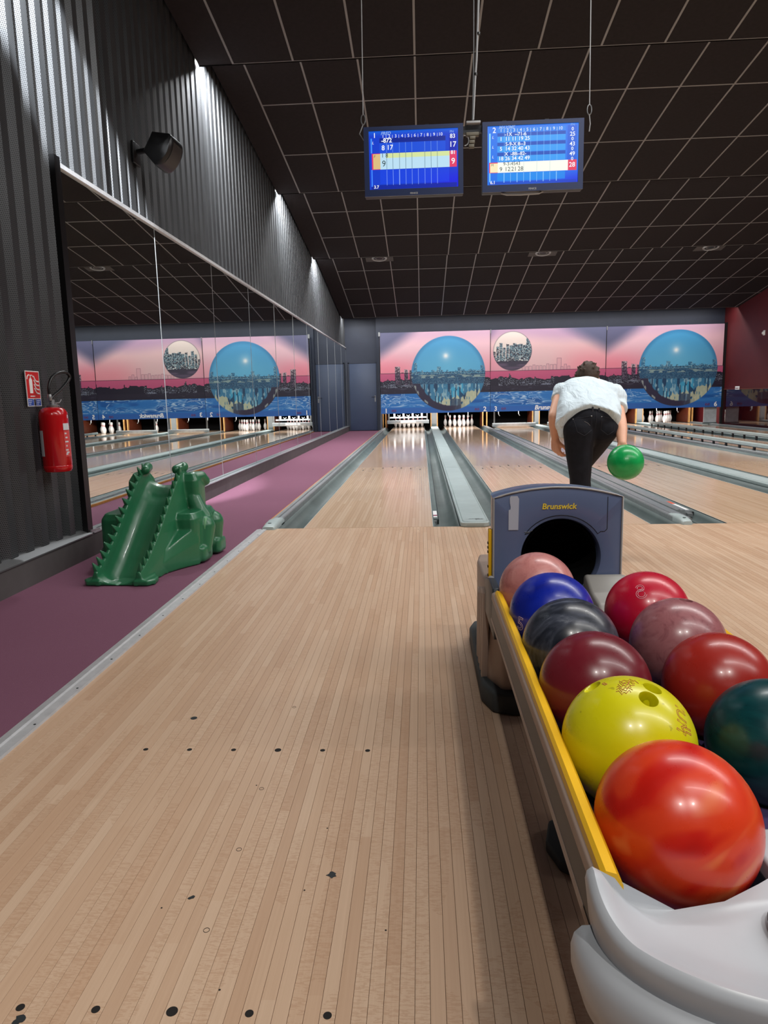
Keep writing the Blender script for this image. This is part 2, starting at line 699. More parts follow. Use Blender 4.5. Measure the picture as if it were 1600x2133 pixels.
# approach: every board its own object
floor = thing('floor', (0, 0, 0), None, None)
struct(floor)
floor['label'] = 'maple board approach in front of the foul line'
MB().box(-0.86, RX, -5.3, 0.0, -0.10, -0.012).build('subfloor', 'dark', floor)
bw = 0.02703
bm_ = MB().box(-bw / 2 + 0.00035, bw / 2 - 0.00035, -5.25, -0.003, -0.012, 0.0)
board_me = bm_.mesh('board')
bmx = bmesh.new()
bmx.from_mesh(board_me)
es = [e for e in bmx.edges if all(v.co.z > -0.001 for v in e.verts) and abs(e.verts[0].co.y - e.verts[1].co.y) > 1]
bmesh.ops.bevel(bmx, geom=es, offset=0.0003, segments=1, affect='EDGES')
bmx.to_mesh(board_me)
bmx.free()
board_me.materials.append(M['board'])
nb0 = int(round(-0.80 / bw))
for i in range(nb0, nb0 + 158):
    link('board', board_me, None, floor, (i * bw, 0, 0))
xr = (nb0 + 158) * bw
MB().box(xr - bw / 2, RX, -5.25, -0.003, -0.012, 0.0).build('far_boards', 'lane', floor)
# approach dots and scuffs
dot = MB().lathe([(0.0075, 0), (0.0075, 0.0006)], n=20).mesh('dot')
dot.materials.append(M['dark'])
dotb = MB().lathe([(0.0100, 0), (0.0100, 0.0006)], n=20).mesh('dot')
dotb.materials.append(M['dark'])
for lx in LX[:3]:
    for yy in (-3.636, -4.547):
        for k in range(-3, 4):
            if lx == 0 and k == 3:
                continue
            link('approach_dot', dotb if k == 0 else dot, None, floor, (lx + k * 0.1351, yy, 0.0))
for k in (-3, -2, -1, 0, 1, 2, 3):
    sm = link('approach_dot', dot, None, floor, (k * 0.1351, -0.1, 0.0))
    sm.scale = (0.45, 0.45, 1)


def scrap(x, y, r, seed, el=1.0, rot=0.0):
    rr = random.Random(seed)
    pts = []
    for i in range(13):
        a = 2 * PI * i / 13
        q = r * rr.uniform(0.55, 1.15)
        px, py = q * math.cos(a) * el, q * math.sin(a)
        pts.append((x + px * math.cos(rot) - py * math.sin(rot), y + px * math.sin(rot) + py * math.cos(rot)))
    MB().prism(pts, 0.0, 'z', 0.0008).build('tape_scrap', 'print_dark', floor)


scrap(0.232, -4.189, 0.011, 3, 1.1)
scrap(-0.056, -4.267, 0.006, 4, 1.5, 0.6)
scrap(-0.258, -4.572, 0.010, 5, 1.1)
MB().lathe([(0.011, 0), (0.011, 0.0006)], (-0.325, -3.425, 0), 18).build('hole_plug', 'print_dark', floor)
ring = MB()
for (x, y) in ((0.003, -4.359), (0.003, -4.106), (-0.002, -3.847), (-0.004, -3.34)):
    ring = MB().tube([(x + 0.006 * math.cos(a), y + 0.006 * math.sin(a), 0.0002) for a in [2 * PI * i / 16 for i in range(16)]], 0.0006, 5, True)
    ring.build('plug_ring', 'dark', floor)
for i, (x, y) in enumerate(((-0.02, -3.83), (-0.11, -4.30), (0.2, -4.02), (0.36, -4.35), (0.07, -4.50), (0.18, -4.24))):
    MB().lathe([(0.002, 0), (0.002, 0.0005)], (x, y, 0), 8).build('nail_head', 'dark', floor)

# foul line, carpet, aluminium edge
struct(MB().box(-0.86, RX, -0.003, 0.003, -0.05, -0.002).build('trim_1', 'dark'))
cp = MB().box(-1.86, -0.86, -9.0, DY, -0.08, -0.004).build('floor_carpet', 'carpet')
struct(cp)
cp['label'] = 'mauve carpet strip along the mirrored wall'
edge = thing('trim_2', (-0.85, -0.05, 0), 'aluminium edging strip screwed between carpet and boards', None)
struct(edge)
MB().prism([(-0.905, -0.004), (-0.900, 0.003), (-0.868, 0.008), (-0.862, 0.003), (-0.852, 0.003), (-0.846, 0.008), (-0.822, 0.007), (-0.817, -0.004)], -9, 'y', -0.045).build('strip', 'alu_trim', edge, smooth=20)
scr = MB().lathe([(0.0042, 0), (0.0042, 0.0012), (0.002, 0.0018)], n=10).mesh('screw')
scr.materials.append(M['print_dark'])
for i in range(18):
    s_ = link('screw', scr, None, edge)
    s_.location = Vector((-0.833, -0.3 - i * 0.29, 0.0075)) - edge.location
struct(MB().box(-0.86, RX, -9.0, -5.3, -0.08, -0.003).build('floor_concourse', 'concourse'))
struct(MB().box(9.30, RX, 0, DY, -0.08, -0.01).build('floor_side', 'concourse'))
struct(MB().box(-1.86, RX, 0, 20.2, -0.30, -0.20).build('floor_under_lanes', 'dark'))

# left wall: base, plinth, cladding panels
struct(MB().box(-2.15, -1.95, -9, 20.2, -0.1, 5.8).build('wall_left', 'fascia'))
pl = thing('baseboard_left', (-1.85, 0, 0), 'grey plinth running under the cladding and mirrors', None)
struct(pl)
MB().box(-1.95, -1.84, -9, DY, -0.05, 0.15).build('plinth', 'plinth', pl)
MB().prism([(-1.945, 0.15), (-1.832, 0.15), (-1.832, 0.158), (-1.90, 0.182), (-1.945, 0.182)], -9, 'y', -0.93).build('sill', 'steel', pl)
MB().box(-1.90, -1.834, -0.90, DY, 0.15, 0.158).build('sill', 'alu', pl)
clad = thing('wall_left_cladding', (WX, 0, 0), 'ribbed perforated metal cladding above and beside the mirrors', None)
struct(clad)
RP = 0.17


def rib_panel(y0, nr, z0, z1, x, near=True):
    prof = []
    for k in range(nr):
        y = y0 + k * RP
        prof += [(x, y), (x, y + 0.070), (x - 0.046, y + 0.078), (x - 0.046, y + 0.122)] if near else [(x, y), (x, y + 0.100), (x - 0.030, y + 0.112), (x - 0.030, y + 0.155)]
    prof.append((x, y0 + nr * RP))
    mb = MB()
    mb.strip([(p[0], p[1]) for p in prof], z0, 'z', z1)
    return mb.build('cladding_panel', 'perf', clad)


# beside the mirror (floor to ceiling), over the first mirror, then above the mirrors
y = -0.955 - 8 * RP
while y > -8.5:
    rib_panel(y, 8, 0.18, 5.5, WX + 0.012)
    y -= 8 * RP
rib_panel(-0.955, 5, 2.585, 5.5, WX + 0.012)
y = -0.955 + 5 * RP
while y < DY - 0.1:
    n_ = min(8, int((DY - y) / RP) + 1)
    rib_panel(y, n_, 2.585, 5.5, WX - 0.01, False)
    y += n_ * RP

# wall of mirrors
wm = thing('wall_mirror', (WX, 8, 0.158), 'long row of tall mirror panes on the left wall reflecting the lanes', 'mirror')
MBK = MB().box(-1.948, -1.906, -0.88, DY, 0.16, 2.56)
MBK.build('backing', 'blackmatte', wm)
ys = [-0.885, 0.84, 2.54, 4.25, 5.95, 7.62, 9.20, 10.78, 12.38, 13.95, 15.45, 16.79]
for i in range(11):
    ym = (ys[i] + ys[i + 1]) / 2
    hl = (ys[i + 1] - ys[i]) / 2 - 0.002
    me = MB().box(-0.004, 0.0, -hl, hl, 0.0, 2.395).mesh('mirror_pane')
    o = link('mirror_pane', me, 'mirror', wm)
    o.location = Vector((WX + 0.004, ym, 0.162)) - wm.location
    o.rotation_euler = (0, random.uniform(-0.0005, 0.0005), random.uniform(-0.0011, 0.0011))
    sm = MB().box(WX + 0.003, WX + 0.0065, ys[i + 1] - 0.0035, ys[i + 1] + 0.0035, 0.162, 2.557)
    sm.build('seam', 'alu', wm)
MB().box(WX - 0.03, WX + 0.022, -0.90, DY, 2.557, 2.586).build('top_trim', 'alu_trim', wm)
MB().box(WX - 0.03, WX + 0.05, -0.955, -0.885, 0.158, 2.60).build('end_jamb', 'black', wm)
MB().prism([(-0.93, 0.158), (-0.80, 0.158), (-0.80, 0.172), (-0.93, 0.178)], WX + 0.004, 'x', WX + 0.06).build('corner_clip', 'alu', wm)

# ceiling: stepped, sloping sections of black tiles in grey bars
ceil = thing('ceiling', (4, 8, 4), 'stepped dark ceiling of black tiles in grey bars', None)
struct(ceil)
TS = 0.645
TX0 = 0.42
SECT = [(-9.0, 5.45, -5.8, 5.05, 0), (-5.8, 5.30, -1.62, 4.82, 0), (-1.62, 5.10, 2.52, 4.58, 3), (2.52, 4.85, 6.66, 4.39, 3), (6.66, 4.56, 10.43, 4.05, 3), (10.43, 4.22, 15.80, 3.36, 4)]
bar_me = MB().box(-0.5, 0.5, -0.5, 0.5, -0.5, 0.5).mesh('grid_bar')
bar_me.materials.append(M['tbar'])
for (ya, za, yb, zb, rows) in SECT:
    sl = math.atan2(zb - za, yb - ya)
    L = math.hypot(yb - ya, zb - za)
    nrm = (-math.sin(sl), math.cos(sl))
    # void behind the tiles
    MB().prism([(ya, za + 0.03), (yb, zb + 0.03), (yb, zb + 0.07), (ya, za + 0.07)], -1.885, 'x', RX).build('soffit_board', 'ceilback', ceil)
    MB().box(-1.885, RX, yb - 0.012, yb, zb - 0.006, zb + 0.31).build('fascia', 'ceilback', ceil)
    if not rows:
        continue
    tl = L / rows
    t_me = MB().box(-(TS - 0.026) / 2, (TS - 0.026) / 2, -(tl - 0.026) / 2, (tl - 0.026) / 2, 0.0, 0.014).mesh('ceiling_tile')
    t_me.materials.append(M['tile'])
    ka = int(math.floor((-1.885 - TX0) / TS)) + 1
    kb = int((RX - TX0) / TS)
    r0 = 1 if ya < -1 else 0
    for r in range(r0, rows):
        t = (r + 0.5) / rows
        for k in range(ka, kb):
            o = link('ceiling_tile', t_me, None, ceil)
            o.location = Vector((TX0 + (k + 0.5) * TS, ya + (yb - ya) * t, za + (zb - za) * t)) - ceil.location
            o.rotation_euler = (sl, 0, 0)
    # edge fill either side
    MB().prism([(ya, za), (yb, zb), (yb, zb + 0.02), (ya, za + 0.02)], -1.885, 'x', TX0 + ka * TS - 0.013).build('edge_tile', 'tile', ceil)
    MB().prism([(ya, za), (yb, zb), (yb, zb + 0.02), (ya, za + 0.02)], TX0 + kb * TS + 0.013, 'x', RX).build('edge_tile', 'tile', ceil)
    for k in range(ka, kb + 1):
        o = link('grid_bar', bar_me, None, ceil)
        o.location = Vector((TX0 + k * TS, (ya + yb) / 2, (za + zb) / 2)) - ceil.location
        o.rotation_euler = (sl, 0, 0)
        o.scale = (0.022, L, 0.004)
    for r in range(r0, rows + 1):
        t = min(max(r / rows, 0.003), 0.997)
        o = link('grid_bar', bar_me, None, ceil)
        o.location = Vector(((TX0 + ka * TS + RX) / 2, ya + (yb - ya) * t, za + (zb - za) * t)) - ceil.location
        o.rotation_euler = (sl, 0, 0)
        o.scale = (RX - (TX0 + ka * TS), 0.022, 0.0045)
MB().box(-1.885, RX, 15.80, 20.2, 3.52, 3.58).build('soffit_board', 'ceilback', ceil)
# tube battens on the lips
for (ly, lz), (xa, xb) in zip(LIPS, TUBE_X):
    MB().box(xa, xb, ly + 0.07, ly + 0.17, lz + 0.115, lz + 0.16).build('tube_batten', 'white', ceil)

# back wall, door, right wall, concourse wall
struct(MB().box(-1.95, -0.86, DY, DY + 0.1, 0, 3.55).build('wall_back', 'navy'))
struct(MB().box(-0.86, RX, MY + 0.25, MY + 0.33, 2.60, 3.55).build('wall_back_soffit', 'navy'))
struct(MB().box(-0.93, -0.86, MY + 0.25, 20.2, 0, 3.55).build('wall_back_return', 'navy'))
struct(MB().box(-1.95, RX + 0.1, 20.1, 20.2, -0.2, 3.55).build('wall_pit', 'pit'))
d = thing('door_1', (-1.40, DY, 0), 'flush slate-blue service door beside the lanes', None)
struct(d)
MB().box(-1.80, -0.955, DY - 0.045, DY - 0.003, 0.01, 2.08).build('leaf', 'door', d, bevel=0.003)
MB().box(-0.953, -0.915, DY - 0.05, DY - 0.001, 0, 2.12).build('frame', 'navy', d)
MB().box(-1.835, -0.915, DY - 0.05, DY - 0.001, 2.085, 2.12).build('frame', 'navy', d)
MB().box(-1.835, -1.802, DY - 0.05, DY - 0.001, 0, 2.12).build('frame', 'navy', d)
hd = MB().box(-1.02, -0.985, DY - 0.052, DY - 0.045, 0.90, 1.09).build('handle_plate', 'steel', d)
MB().tube([(-1.0, DY - 0.05, 1.05), (-1.0, DY - 0.095, 1.05), (-1.03, DY - 0.10, 1.05), (-1.11, DY - 0.10, 1.05)], 0.009, 8).build('lever', 'black', hd, smooth=60)
wr = struct(MB().box(RX, RX + 0.12, -9, 20.2, -0.1, 5.6).build('wall_right', 'red'))
wp = thing('wall_right_panel', (RX, 8, 0), 'glossy dark red dado panel low on the red wall', None)
struct(wp)
for a in range(7):
    MB().box(RX - 0.012, RX - 0.001, -1.0 + a * 2.5 + 0.003, 1.5 + a * 2.5 - 0.003, 0.0, 1.03).build('panel', 'redgloss', wp)
MB().box(RX - 0.025, RX - 0.001, -1.0, 16.5, 1.03, 1.055).build('rail', 'kickred', wp)
struct(MB().box(-1.95, RX, -9.1, -9.0, -0.1, 5.6).build('wall_front', 'wallback'))

# ------------------------------------------------------------------ lanes, gutters, dividers
LN = ['one', 'two', 'three', 'four', 'five', 'six']


def arrow_mesh():
    me = MB().prism([(-0.014, 0), (0.014, 0), (0.006, 0.10), (0, 0.15), (-0.006, 0.10)], 0.0, 'z', 0.0006).mesh('lane_arrow')
    me.materials.append(M['dark'])
    return me


ARR = arrow_mesh()


def gutter_profile(xa, xb):
    """from the lane edge xa to the divider xb, in (x, z)"""
    pts = []
    for i in range(13):
        t = i / 12
        x = xa + (xb - xa) * t
        zz = -0.088 * (1 - abs(2 * t - 1) ** 2.6)
        pts.append((x, zz - 0.006))
    return pts


LANELAB = ['bowling lane beside the mauve carpet, leftmost of the six', 'bowling lane with the full rack of pins, second from the carpet',
           'bowling lane beyond the bowler, third from the carpet, its sweep bar lowered', 'fourth bowling lane from the carpet, partly hidden by the bowler',
           'bowling lane with raised bumper rails along both sides', 'bowling lane next to the red wall']
for i, lx in enumerate(LX):
    ln = thing('bowling_lane', (lx, 0, 0), LANELAB[i], 'bowling lane', 'bowling lanes')
    MB().box(lx - HW, lx + HW, 0.004, 19.3, -0.09, 0.0).build('lane_bed', 'lane', ln)
    for s_ in (-1, 1):
        g = MB().strip(gutter_profile(lx + s_ * HW, lx + s_ * (HW + GW)), 0.006, 'y', 19.3).build('gutter', 'gutter', ln, smooth=60)
        md = g.modifiers.new('t', 'SOLIDIFY')
        md.thickness = 0.004
        MB().box(lx + s_ * HW - 0.004 * (s_ > 0) , lx + s_ * HW + 0.004 * (s_ < 0) + 0.0, 0.006, 19.3, -0.03, 0.0008).build('lane_edge', 'capping', ln)
    MB().box(lx - HW - GW, lx + HW + GW, -0.001, 0.006, -0.095, -0.004).build('foul_end_plate', 'dark', ln)
    if i < 3:
        for k in range(-3, 4):
            a = link('lane_arrow', ARR, None, ln)
            a.location = (k * 0.1370, 4.84 - abs(k) * 0.125, 0.0)

# dividers
def divider(x0, x1, label, style):
    d_ = thing('lane_divider', ((x0 + x1) / 2, 0, -0.05), label, 'lane divider', 'dividers between the lanes')
    w_ = x1 - x0
    if style == 'wide':
        # rounded near end with a raised rim around a shallow tray
        def outline(off, z):
            r = 0.055
            pts = []
            for k in range(7):
                a = PI + PI / 2 * k / 6
                pts.append((x0 + off + r + r * math.cos(a), -0.045 + off + r + r * math.sin(a), z))
            for k in range(7):
                a = 1.5 * PI + PI / 2 * k / 6
                pts.append((x1 - off - r + r * math.cos(a), -0.045 + off + r + r * math.sin(a), z))
            pts += [(x1 - off, 18.05, z), (x0 + off, 18.05, z)]
            return pts
        MB().loft([outline(0.012, -0.006), outline(0.004, 0.0), outline(0.0, 0.006), outline(0.0, 0.034), outline(0.004, 0.039), outline(0.012, 0.040), outline(0.016, 0.034), outline(0.020, 0.034), outline(0.024, 0.043)]).build('capping', 'capping', d_, smooth=35)
        MB().box(x0 + 0.004, x1 - 0.004, 0.03, 18.05, -0.10, 0.0).build('core', 'gutter', d_)
        for k in range(3):
            MB().box(x0 + 0.022, x1 - 0.022, 4.3 + k * 4.2, 4.303 + k * 4.2, 0.0425, 0.0434).build('joint', 'gutter', d_)
    elif style == 'narrow':
        prof = [(x0, -0.01), (x0, 0.028), (x0 + 0.006, 0.034), (x0 + 0.028, 0.036), (x0 + 0.032, 0.030), (x0 + 0.040, 0.030), (x0 + 0.044, 0.037), (x0 + 0.070, 0.037), (x0 + 0.075, 0.028),
                (x0 + 0.10, 0.028), (x0 + 0.103, 0.020), (x1 - 0.008, 0.020), (x1, 0.014), (x1, -0.01)]
        MB().prism(prof, 0.15, 'y', 18.05).build('capping', 'alu', d_, smooth=25)
        MB().box(x0 + 0.004, x1 - 0.004, 0.03, 18.05, -0.10, -0.01).build('core', 'gutter', d_)
        rings = []
        for (yy, h, a, b) in ((-0.055, 0.004, 0.02, 0.085), (-0.05, 0.028, 0.015, 0.088), (-0.02, 0.040, 0.008, 0.094), (0.06, 0.046, 0.004, 0.098), (0.16, 0.046, 0.002, 0.10), (0.27, 0.040, 0.002, 0.10)):
            xa, xb = x0 + a, x0 + b
            rings.append([(xa, yy, -0.01), (xa, yy, h * 0.6), (xa + 0.010, yy, h * 0.92), (xa + 0.025, yy, h), (xb - 0.025, yy, h), (xb - 0.010, yy, h * 0.92), (xb, yy, h * 0.6), (xb, yy, -0.01)])
        MB().loft(rings).build('end_cap', 'capping', d_, smooth=50)
        MB().lathe([(0.012, 0.042), (0.012, 0.0475)], (x0 + 0.05, 0.02, 0), 14).build('screw_cover', 'gutter', d_)
    else:
        prof = [(x0, -0.01), (x0, 0.022), (x0 + 0.006, 0.026), (x0 + 0.036, 0.024), (x0 + 0.040, 0.012), (x0 + 0.062, 0.012), (x0 + 0.066, 0.034), (x0 + 0.072, 0.040), (x1 - 0.012, 0.040), (x1 - 0.004, 0.034), (x1, 0.004), (x1, -0.01)]
        MB().prism(prof, 0.18, 'y', 18.05).build('capping', 'alu', d_, smooth=25)
        MB().box(x0 + 0.004, x1 - 0.004, 0.03, 18.05, -0.10, -0.01).build('core', 'gutter', d_)
        MB().box(x0 - 0.014, x0 - 0.001, 0.1, 16.5, -0.03, 0.020).build('side_board', 'wood_strip', d_)
        rings = []
        for (yy, h, a, b) in ((-0.06, 0.004, 0.0, 0.095), (-0.055, 0.024, 0.0, 0.10), (-0.02, 0.034, 0.0, 0.108), (0.05, 0.042, 0.0, 0.113), (0.16, 0.050, 0.004, 0.113), (0.25, 0.046, 0.02, 0.113), (0.30, 0.042, 0.055, 0.113)):
            xa, xb = x0 + a, x0 + b
            rings.append([(xa, yy, -0.01), (xa, yy, h * 0.6), (xa + 0.010, yy, h * 0.92), (xa + 0.022, yy, h), (xb - 0.022, yy, h), (xb - 0.010, yy, h * 0.92), (xb, yy, h * 0.6), (xb, yy, -0.01)])
        MB().loft(rings).build('end_cap', 'capping', d_, smooth=50)
        MB().lathe([(0.016, 0.03), (0.016, 0.040), (0.012, 0.043)], (x0 + 0.045, 0.03, 0), 16).build('screw_cover', 'gutter', d_)
        for k, yy in enumerate((0.85, 2.0, 2.6, 3.3, 4.1)):
            MB().box(x0 + 0.043, x0 + 0.060, yy, yy + 0.12 + 0.05 * (k % 2), 0.012, 0.020).build('clip', 'steel', d_)
    return d_


E_ = HW + GW
divider(-0.855, -E_, 'narrow aluminium capping between the carpet and the first lane', 'left')
dv = divider(LX[0] + E_, LX[1] - E_, 'wide grey capping with a printed mark, between the first two lanes', 'wide')
# small printed mark on its near end
for (xa, xb, ya, yb) in ((0.868, 0.905, 0.098, 0.110), (0.868, 0.935, 0.080, 0.090), (0.868, 0.925, 0.074, 0.080), (0.912, 0.930, 0.103, 0.107)):
    MB().box(xa, xb, ya, yb, 0.043, 0.0436).build('printed_bar', 'print_dark', dv)
t_ = link('lettering', text_mesh('XP/', 0.034, shear=0.3, bold=0.0006), 'print_dark', dv)
t_.location = Vector((0.838, 0.092, 0.0437)) - wloc(dv)
MB().lathe([(0.004, 0.042), (0.004, 0.0438)], (0.875, 0.05, 0), 10).build('screw', 'gutter', dv)
divider(LX[1] + E_, LX[2] - E_, 'narrow ridged capping with a rounded end piece right of the ball return hood', 'narrow')
divider(LX[2] + E_, LX[3] - E_, 'wide grey capping behind the green ball, between third and fourth lanes', 'wide')
divider(LX[3] + E_, LX[4] - E_, 'narrow ridged capping next to the nearer raised bumper rail', 'narrow')
divider(LX[4] + E_, LX[5] - E_, 'wide grey capping behind the farther raised bumper rail', 'wide')
divider(LX[5] + E_, 9.30, 'narrow capping at the foot of the red wall', 'narrow')

# folded bumpers lying in two gutters, with warning stickers
def folded(x0, x1, ys_, label, red_first):
    f_ = thing('folded_bumper', ((x0 + x1) / 2, ys_, -0.05), label, 'bumper', 'folded bumpers')
    if x1 - x0 > 0.1:
        MB().prism([(x0, -0.05), (x0, 0.004), (x0 + 0.03, 0.010), (x0 + 0.034, 0.002), (x0 + 0.07, 0.002), (x0 + 0.074, -0.004), (x1, -0.006), (x1, -0.05)], ys_, 'y', 16.3).build('rail', 'alu', f_, smooth=20)
        x0 = x1 - 0.06
    else:
        MB().box(x0, x1, ys_, 16.3, -0.055, -0.006).build('rail', 'gutter', f_, bevel=0.004)
    MB().box(x1 - 0.001, x1 + 0.006, ys_ - 0.02, 16.3, -0.055, -0.012).build('hinge_strip', 'black', f_)
    a, b = ys_ + 0.06, ys_ + 0.40
    MB().box(x0 + 0.004, x1 - 0.006, a, b, -0.0058, -0.0048).build('sticker', 'white', f_)
    if red_first:
        MB().box(x0 + 0.004, x1 - 0.006, b, b + 0.16, -0.0058, -0.0048).build('red_sticker', 'orange_sticker', f_)
    else:
        MB().box(x0 + 0.004, x1 - 0.006, a + 0.06, a + 0.12, -0.0048, -0.0042).build('red_sticker', 'print_red', f_)
    MB().box(x0 + 0.006, x1 - 0.012, ys_ - 0.05, ys_ - 0.001, -0.050, -0.022).build('hinge_end', 'steel', f_)


folded(LX[0] + HW + 0.004, LX[0] + HW + 0.048, 0.42, 'folded bumper with white sticker in the first lane right gutter', False)
folded(LX[2] - HW - 0.165, LX[2] - HW - 0.028, 0.64, 'folded bumper with red and white sticker beside the ridged capping', True)

# raised bumpers of lane five
for k, (bx, lab) in enumerate(((LX[4] - HW - 0.14, 'raised bumper rail on black posts, nearer of the two'), (LX[4] + HW + 0.12, 'raised bumper rail on black posts, farther of the two'))):
    b_ = thing('bumper_rail', (bx, 8, -0.09), lab, 'bumper rail', 'raised bumper rails')
    MB().prism([(bx - 0.022, 0.075), (bx + 0.022, 0.075), (bx + 0.022, 0.125), (bx + 0.010, 0.138), (bx - 0.010, 0.138), (bx - 0.022, 0.125)], 1.2, 'y', 16.3).build('rail', 'capping', b_, smooth=40)
    MB().box(bx - 0.024, bx + 0.024, 1.2, 16.3, 0.066, 0.076).build('lower_lip', 'black', b_)
    pm = MB().box(-0.012, 0.012, -0.03, 0.03, -0.085, 0.07).mesh('post')
    pm.materials.append(M['black'])
    for q in range(27):
        o = link('post', pm, None, b_)
        o.location = Vector((bx, 1.6 + q * 0.56, 0.0)) - b_.location

# ------------------------------------------------------------------ masking units: printed upper and lower panels
def hsh(a, b=0.0, s=0.0):
    q = np.sin(a * 127.1 + b * 311.7 + s * 74.7) * 43758.5453
    return q - np.floor(q)


def vn(x, y, s=0.0):
    ix, iy = np.floor(x), np.floor(y)
    fx, fy = x - ix, y - iy
    fx, fy = fx * fx * (3 - 2 * fx), fy * fy * (3 - 2 * fy)
    a, b = hsh(ix, iy, s), hsh(ix + 1, iy, s)
    c, d_ = hsh(ix, iy + 1, s), hsh(ix + 1, iy + 1, s)
    return (a * (1 - fx) + b * fx) * (1 - fy) + (c * (1 - fx) + d_ * fx) * fy


def fb(x, y, s=0.0):
    return 0.55 * vn(x, y, s) + 0.3 * vn(x * 2.1, y * 2.1, s + 3) + 0.15 * vn(x * 4.3, y * 4.3, s + 7)


def sst(a, b, x):
    t = np.clip((x - a) / (b - a), 0, 1)
    return t * t * (3 - 2 * t)


def mixc(c, col, f):
    return c * (1 - f[..., None]) + np.array(col, float) * f[..., None]


HH, SPL = 2.445, 1.215      # height of the print, joint below the top
HZ, GRD, WAT = 1.52, 1.85, 2.275


def ground_and_water(c, u, z, seed, globe_city=False):
    """lower half of the print: dusk sky, trees, dark shore, water, blue band"""
    low = (z > SPL).astype(float)
    c = mixc(c, (204, 96, 134), low)
    c = mixc(c, (186, 78, 122), low * sst(SPL, SPL + 0.35, z) * 0.6)
    ridge = HZ - 0.04 + 0.10 * (vn(u * 3.5, u * 0 + 1, seed) - 0.5) - 0.05 * vn(u * 14, u * 0 + 5, seed) - 0.10 * (hsh(np.floor(u / 0.07), 0, seed) > 0.72) * hsh(np.floor(u / 0.035), 1, seed)
    c = mixc(c, (36, 34, 52), (z > ridge).astype(float))
    spk = (hsh(np.floor(u / 0.016), np.floor(z / 0.012), seed) > 0.84) & (z > ridge + 0.03) & (z < HZ + 0.16) & (vn(u * 1.3, u * 0, seed + 9) > 0.42)
    c = mixc(c, (170, 180, 195), spk * 0.75)
    lit = ((vn(u * 9, z * 55, seed + 2) > 0.78) & (z > HZ + 0.02) & (z < GRD - 0.06) & (vn(u * 1.3, u * 0, seed + 9) > 0.42))
    c = mixc(c, (150, 160, 180), lit * 0.6)
    c = mixc(c, (46, 42, 60), ((z > HZ + 0.14) & (z < GRD)).astype(float) * 0.75)
    wat = (z > GRD).astype(float)
    c = mixc(c, (48, 120, 196), wat)
    f1 = fb(u * 1.5 + 0.8 * vn(u * 2, z * 3, seed), z * 6.0, seed + 4)
    c = mixc(c, (28, 88, 164), wat * sst(0.5, 0.75, vn(u * 2.2, z * 9, seed + 6)) * 0.8)
    wv = np.exp(-((f1 - 0.50) / 0.022) ** 2) + 0.9 * np.exp(-((f1 - 0.61) / 0.016) ** 2) + 0.7 * np.exp(-((f1 - 0.38) / 0.016) ** 2)
    c = mixc(c, (190, 214, 240), np.clip(wv, 0, 1) * wat * (z < WAT - 0.03) * sst(0.1, 0.35, vn(u * 1.1, z * 2.0, seed + 8)))
    c = mixc(c, (50, 104, 184), (z > WAT).astype(float))
    return c


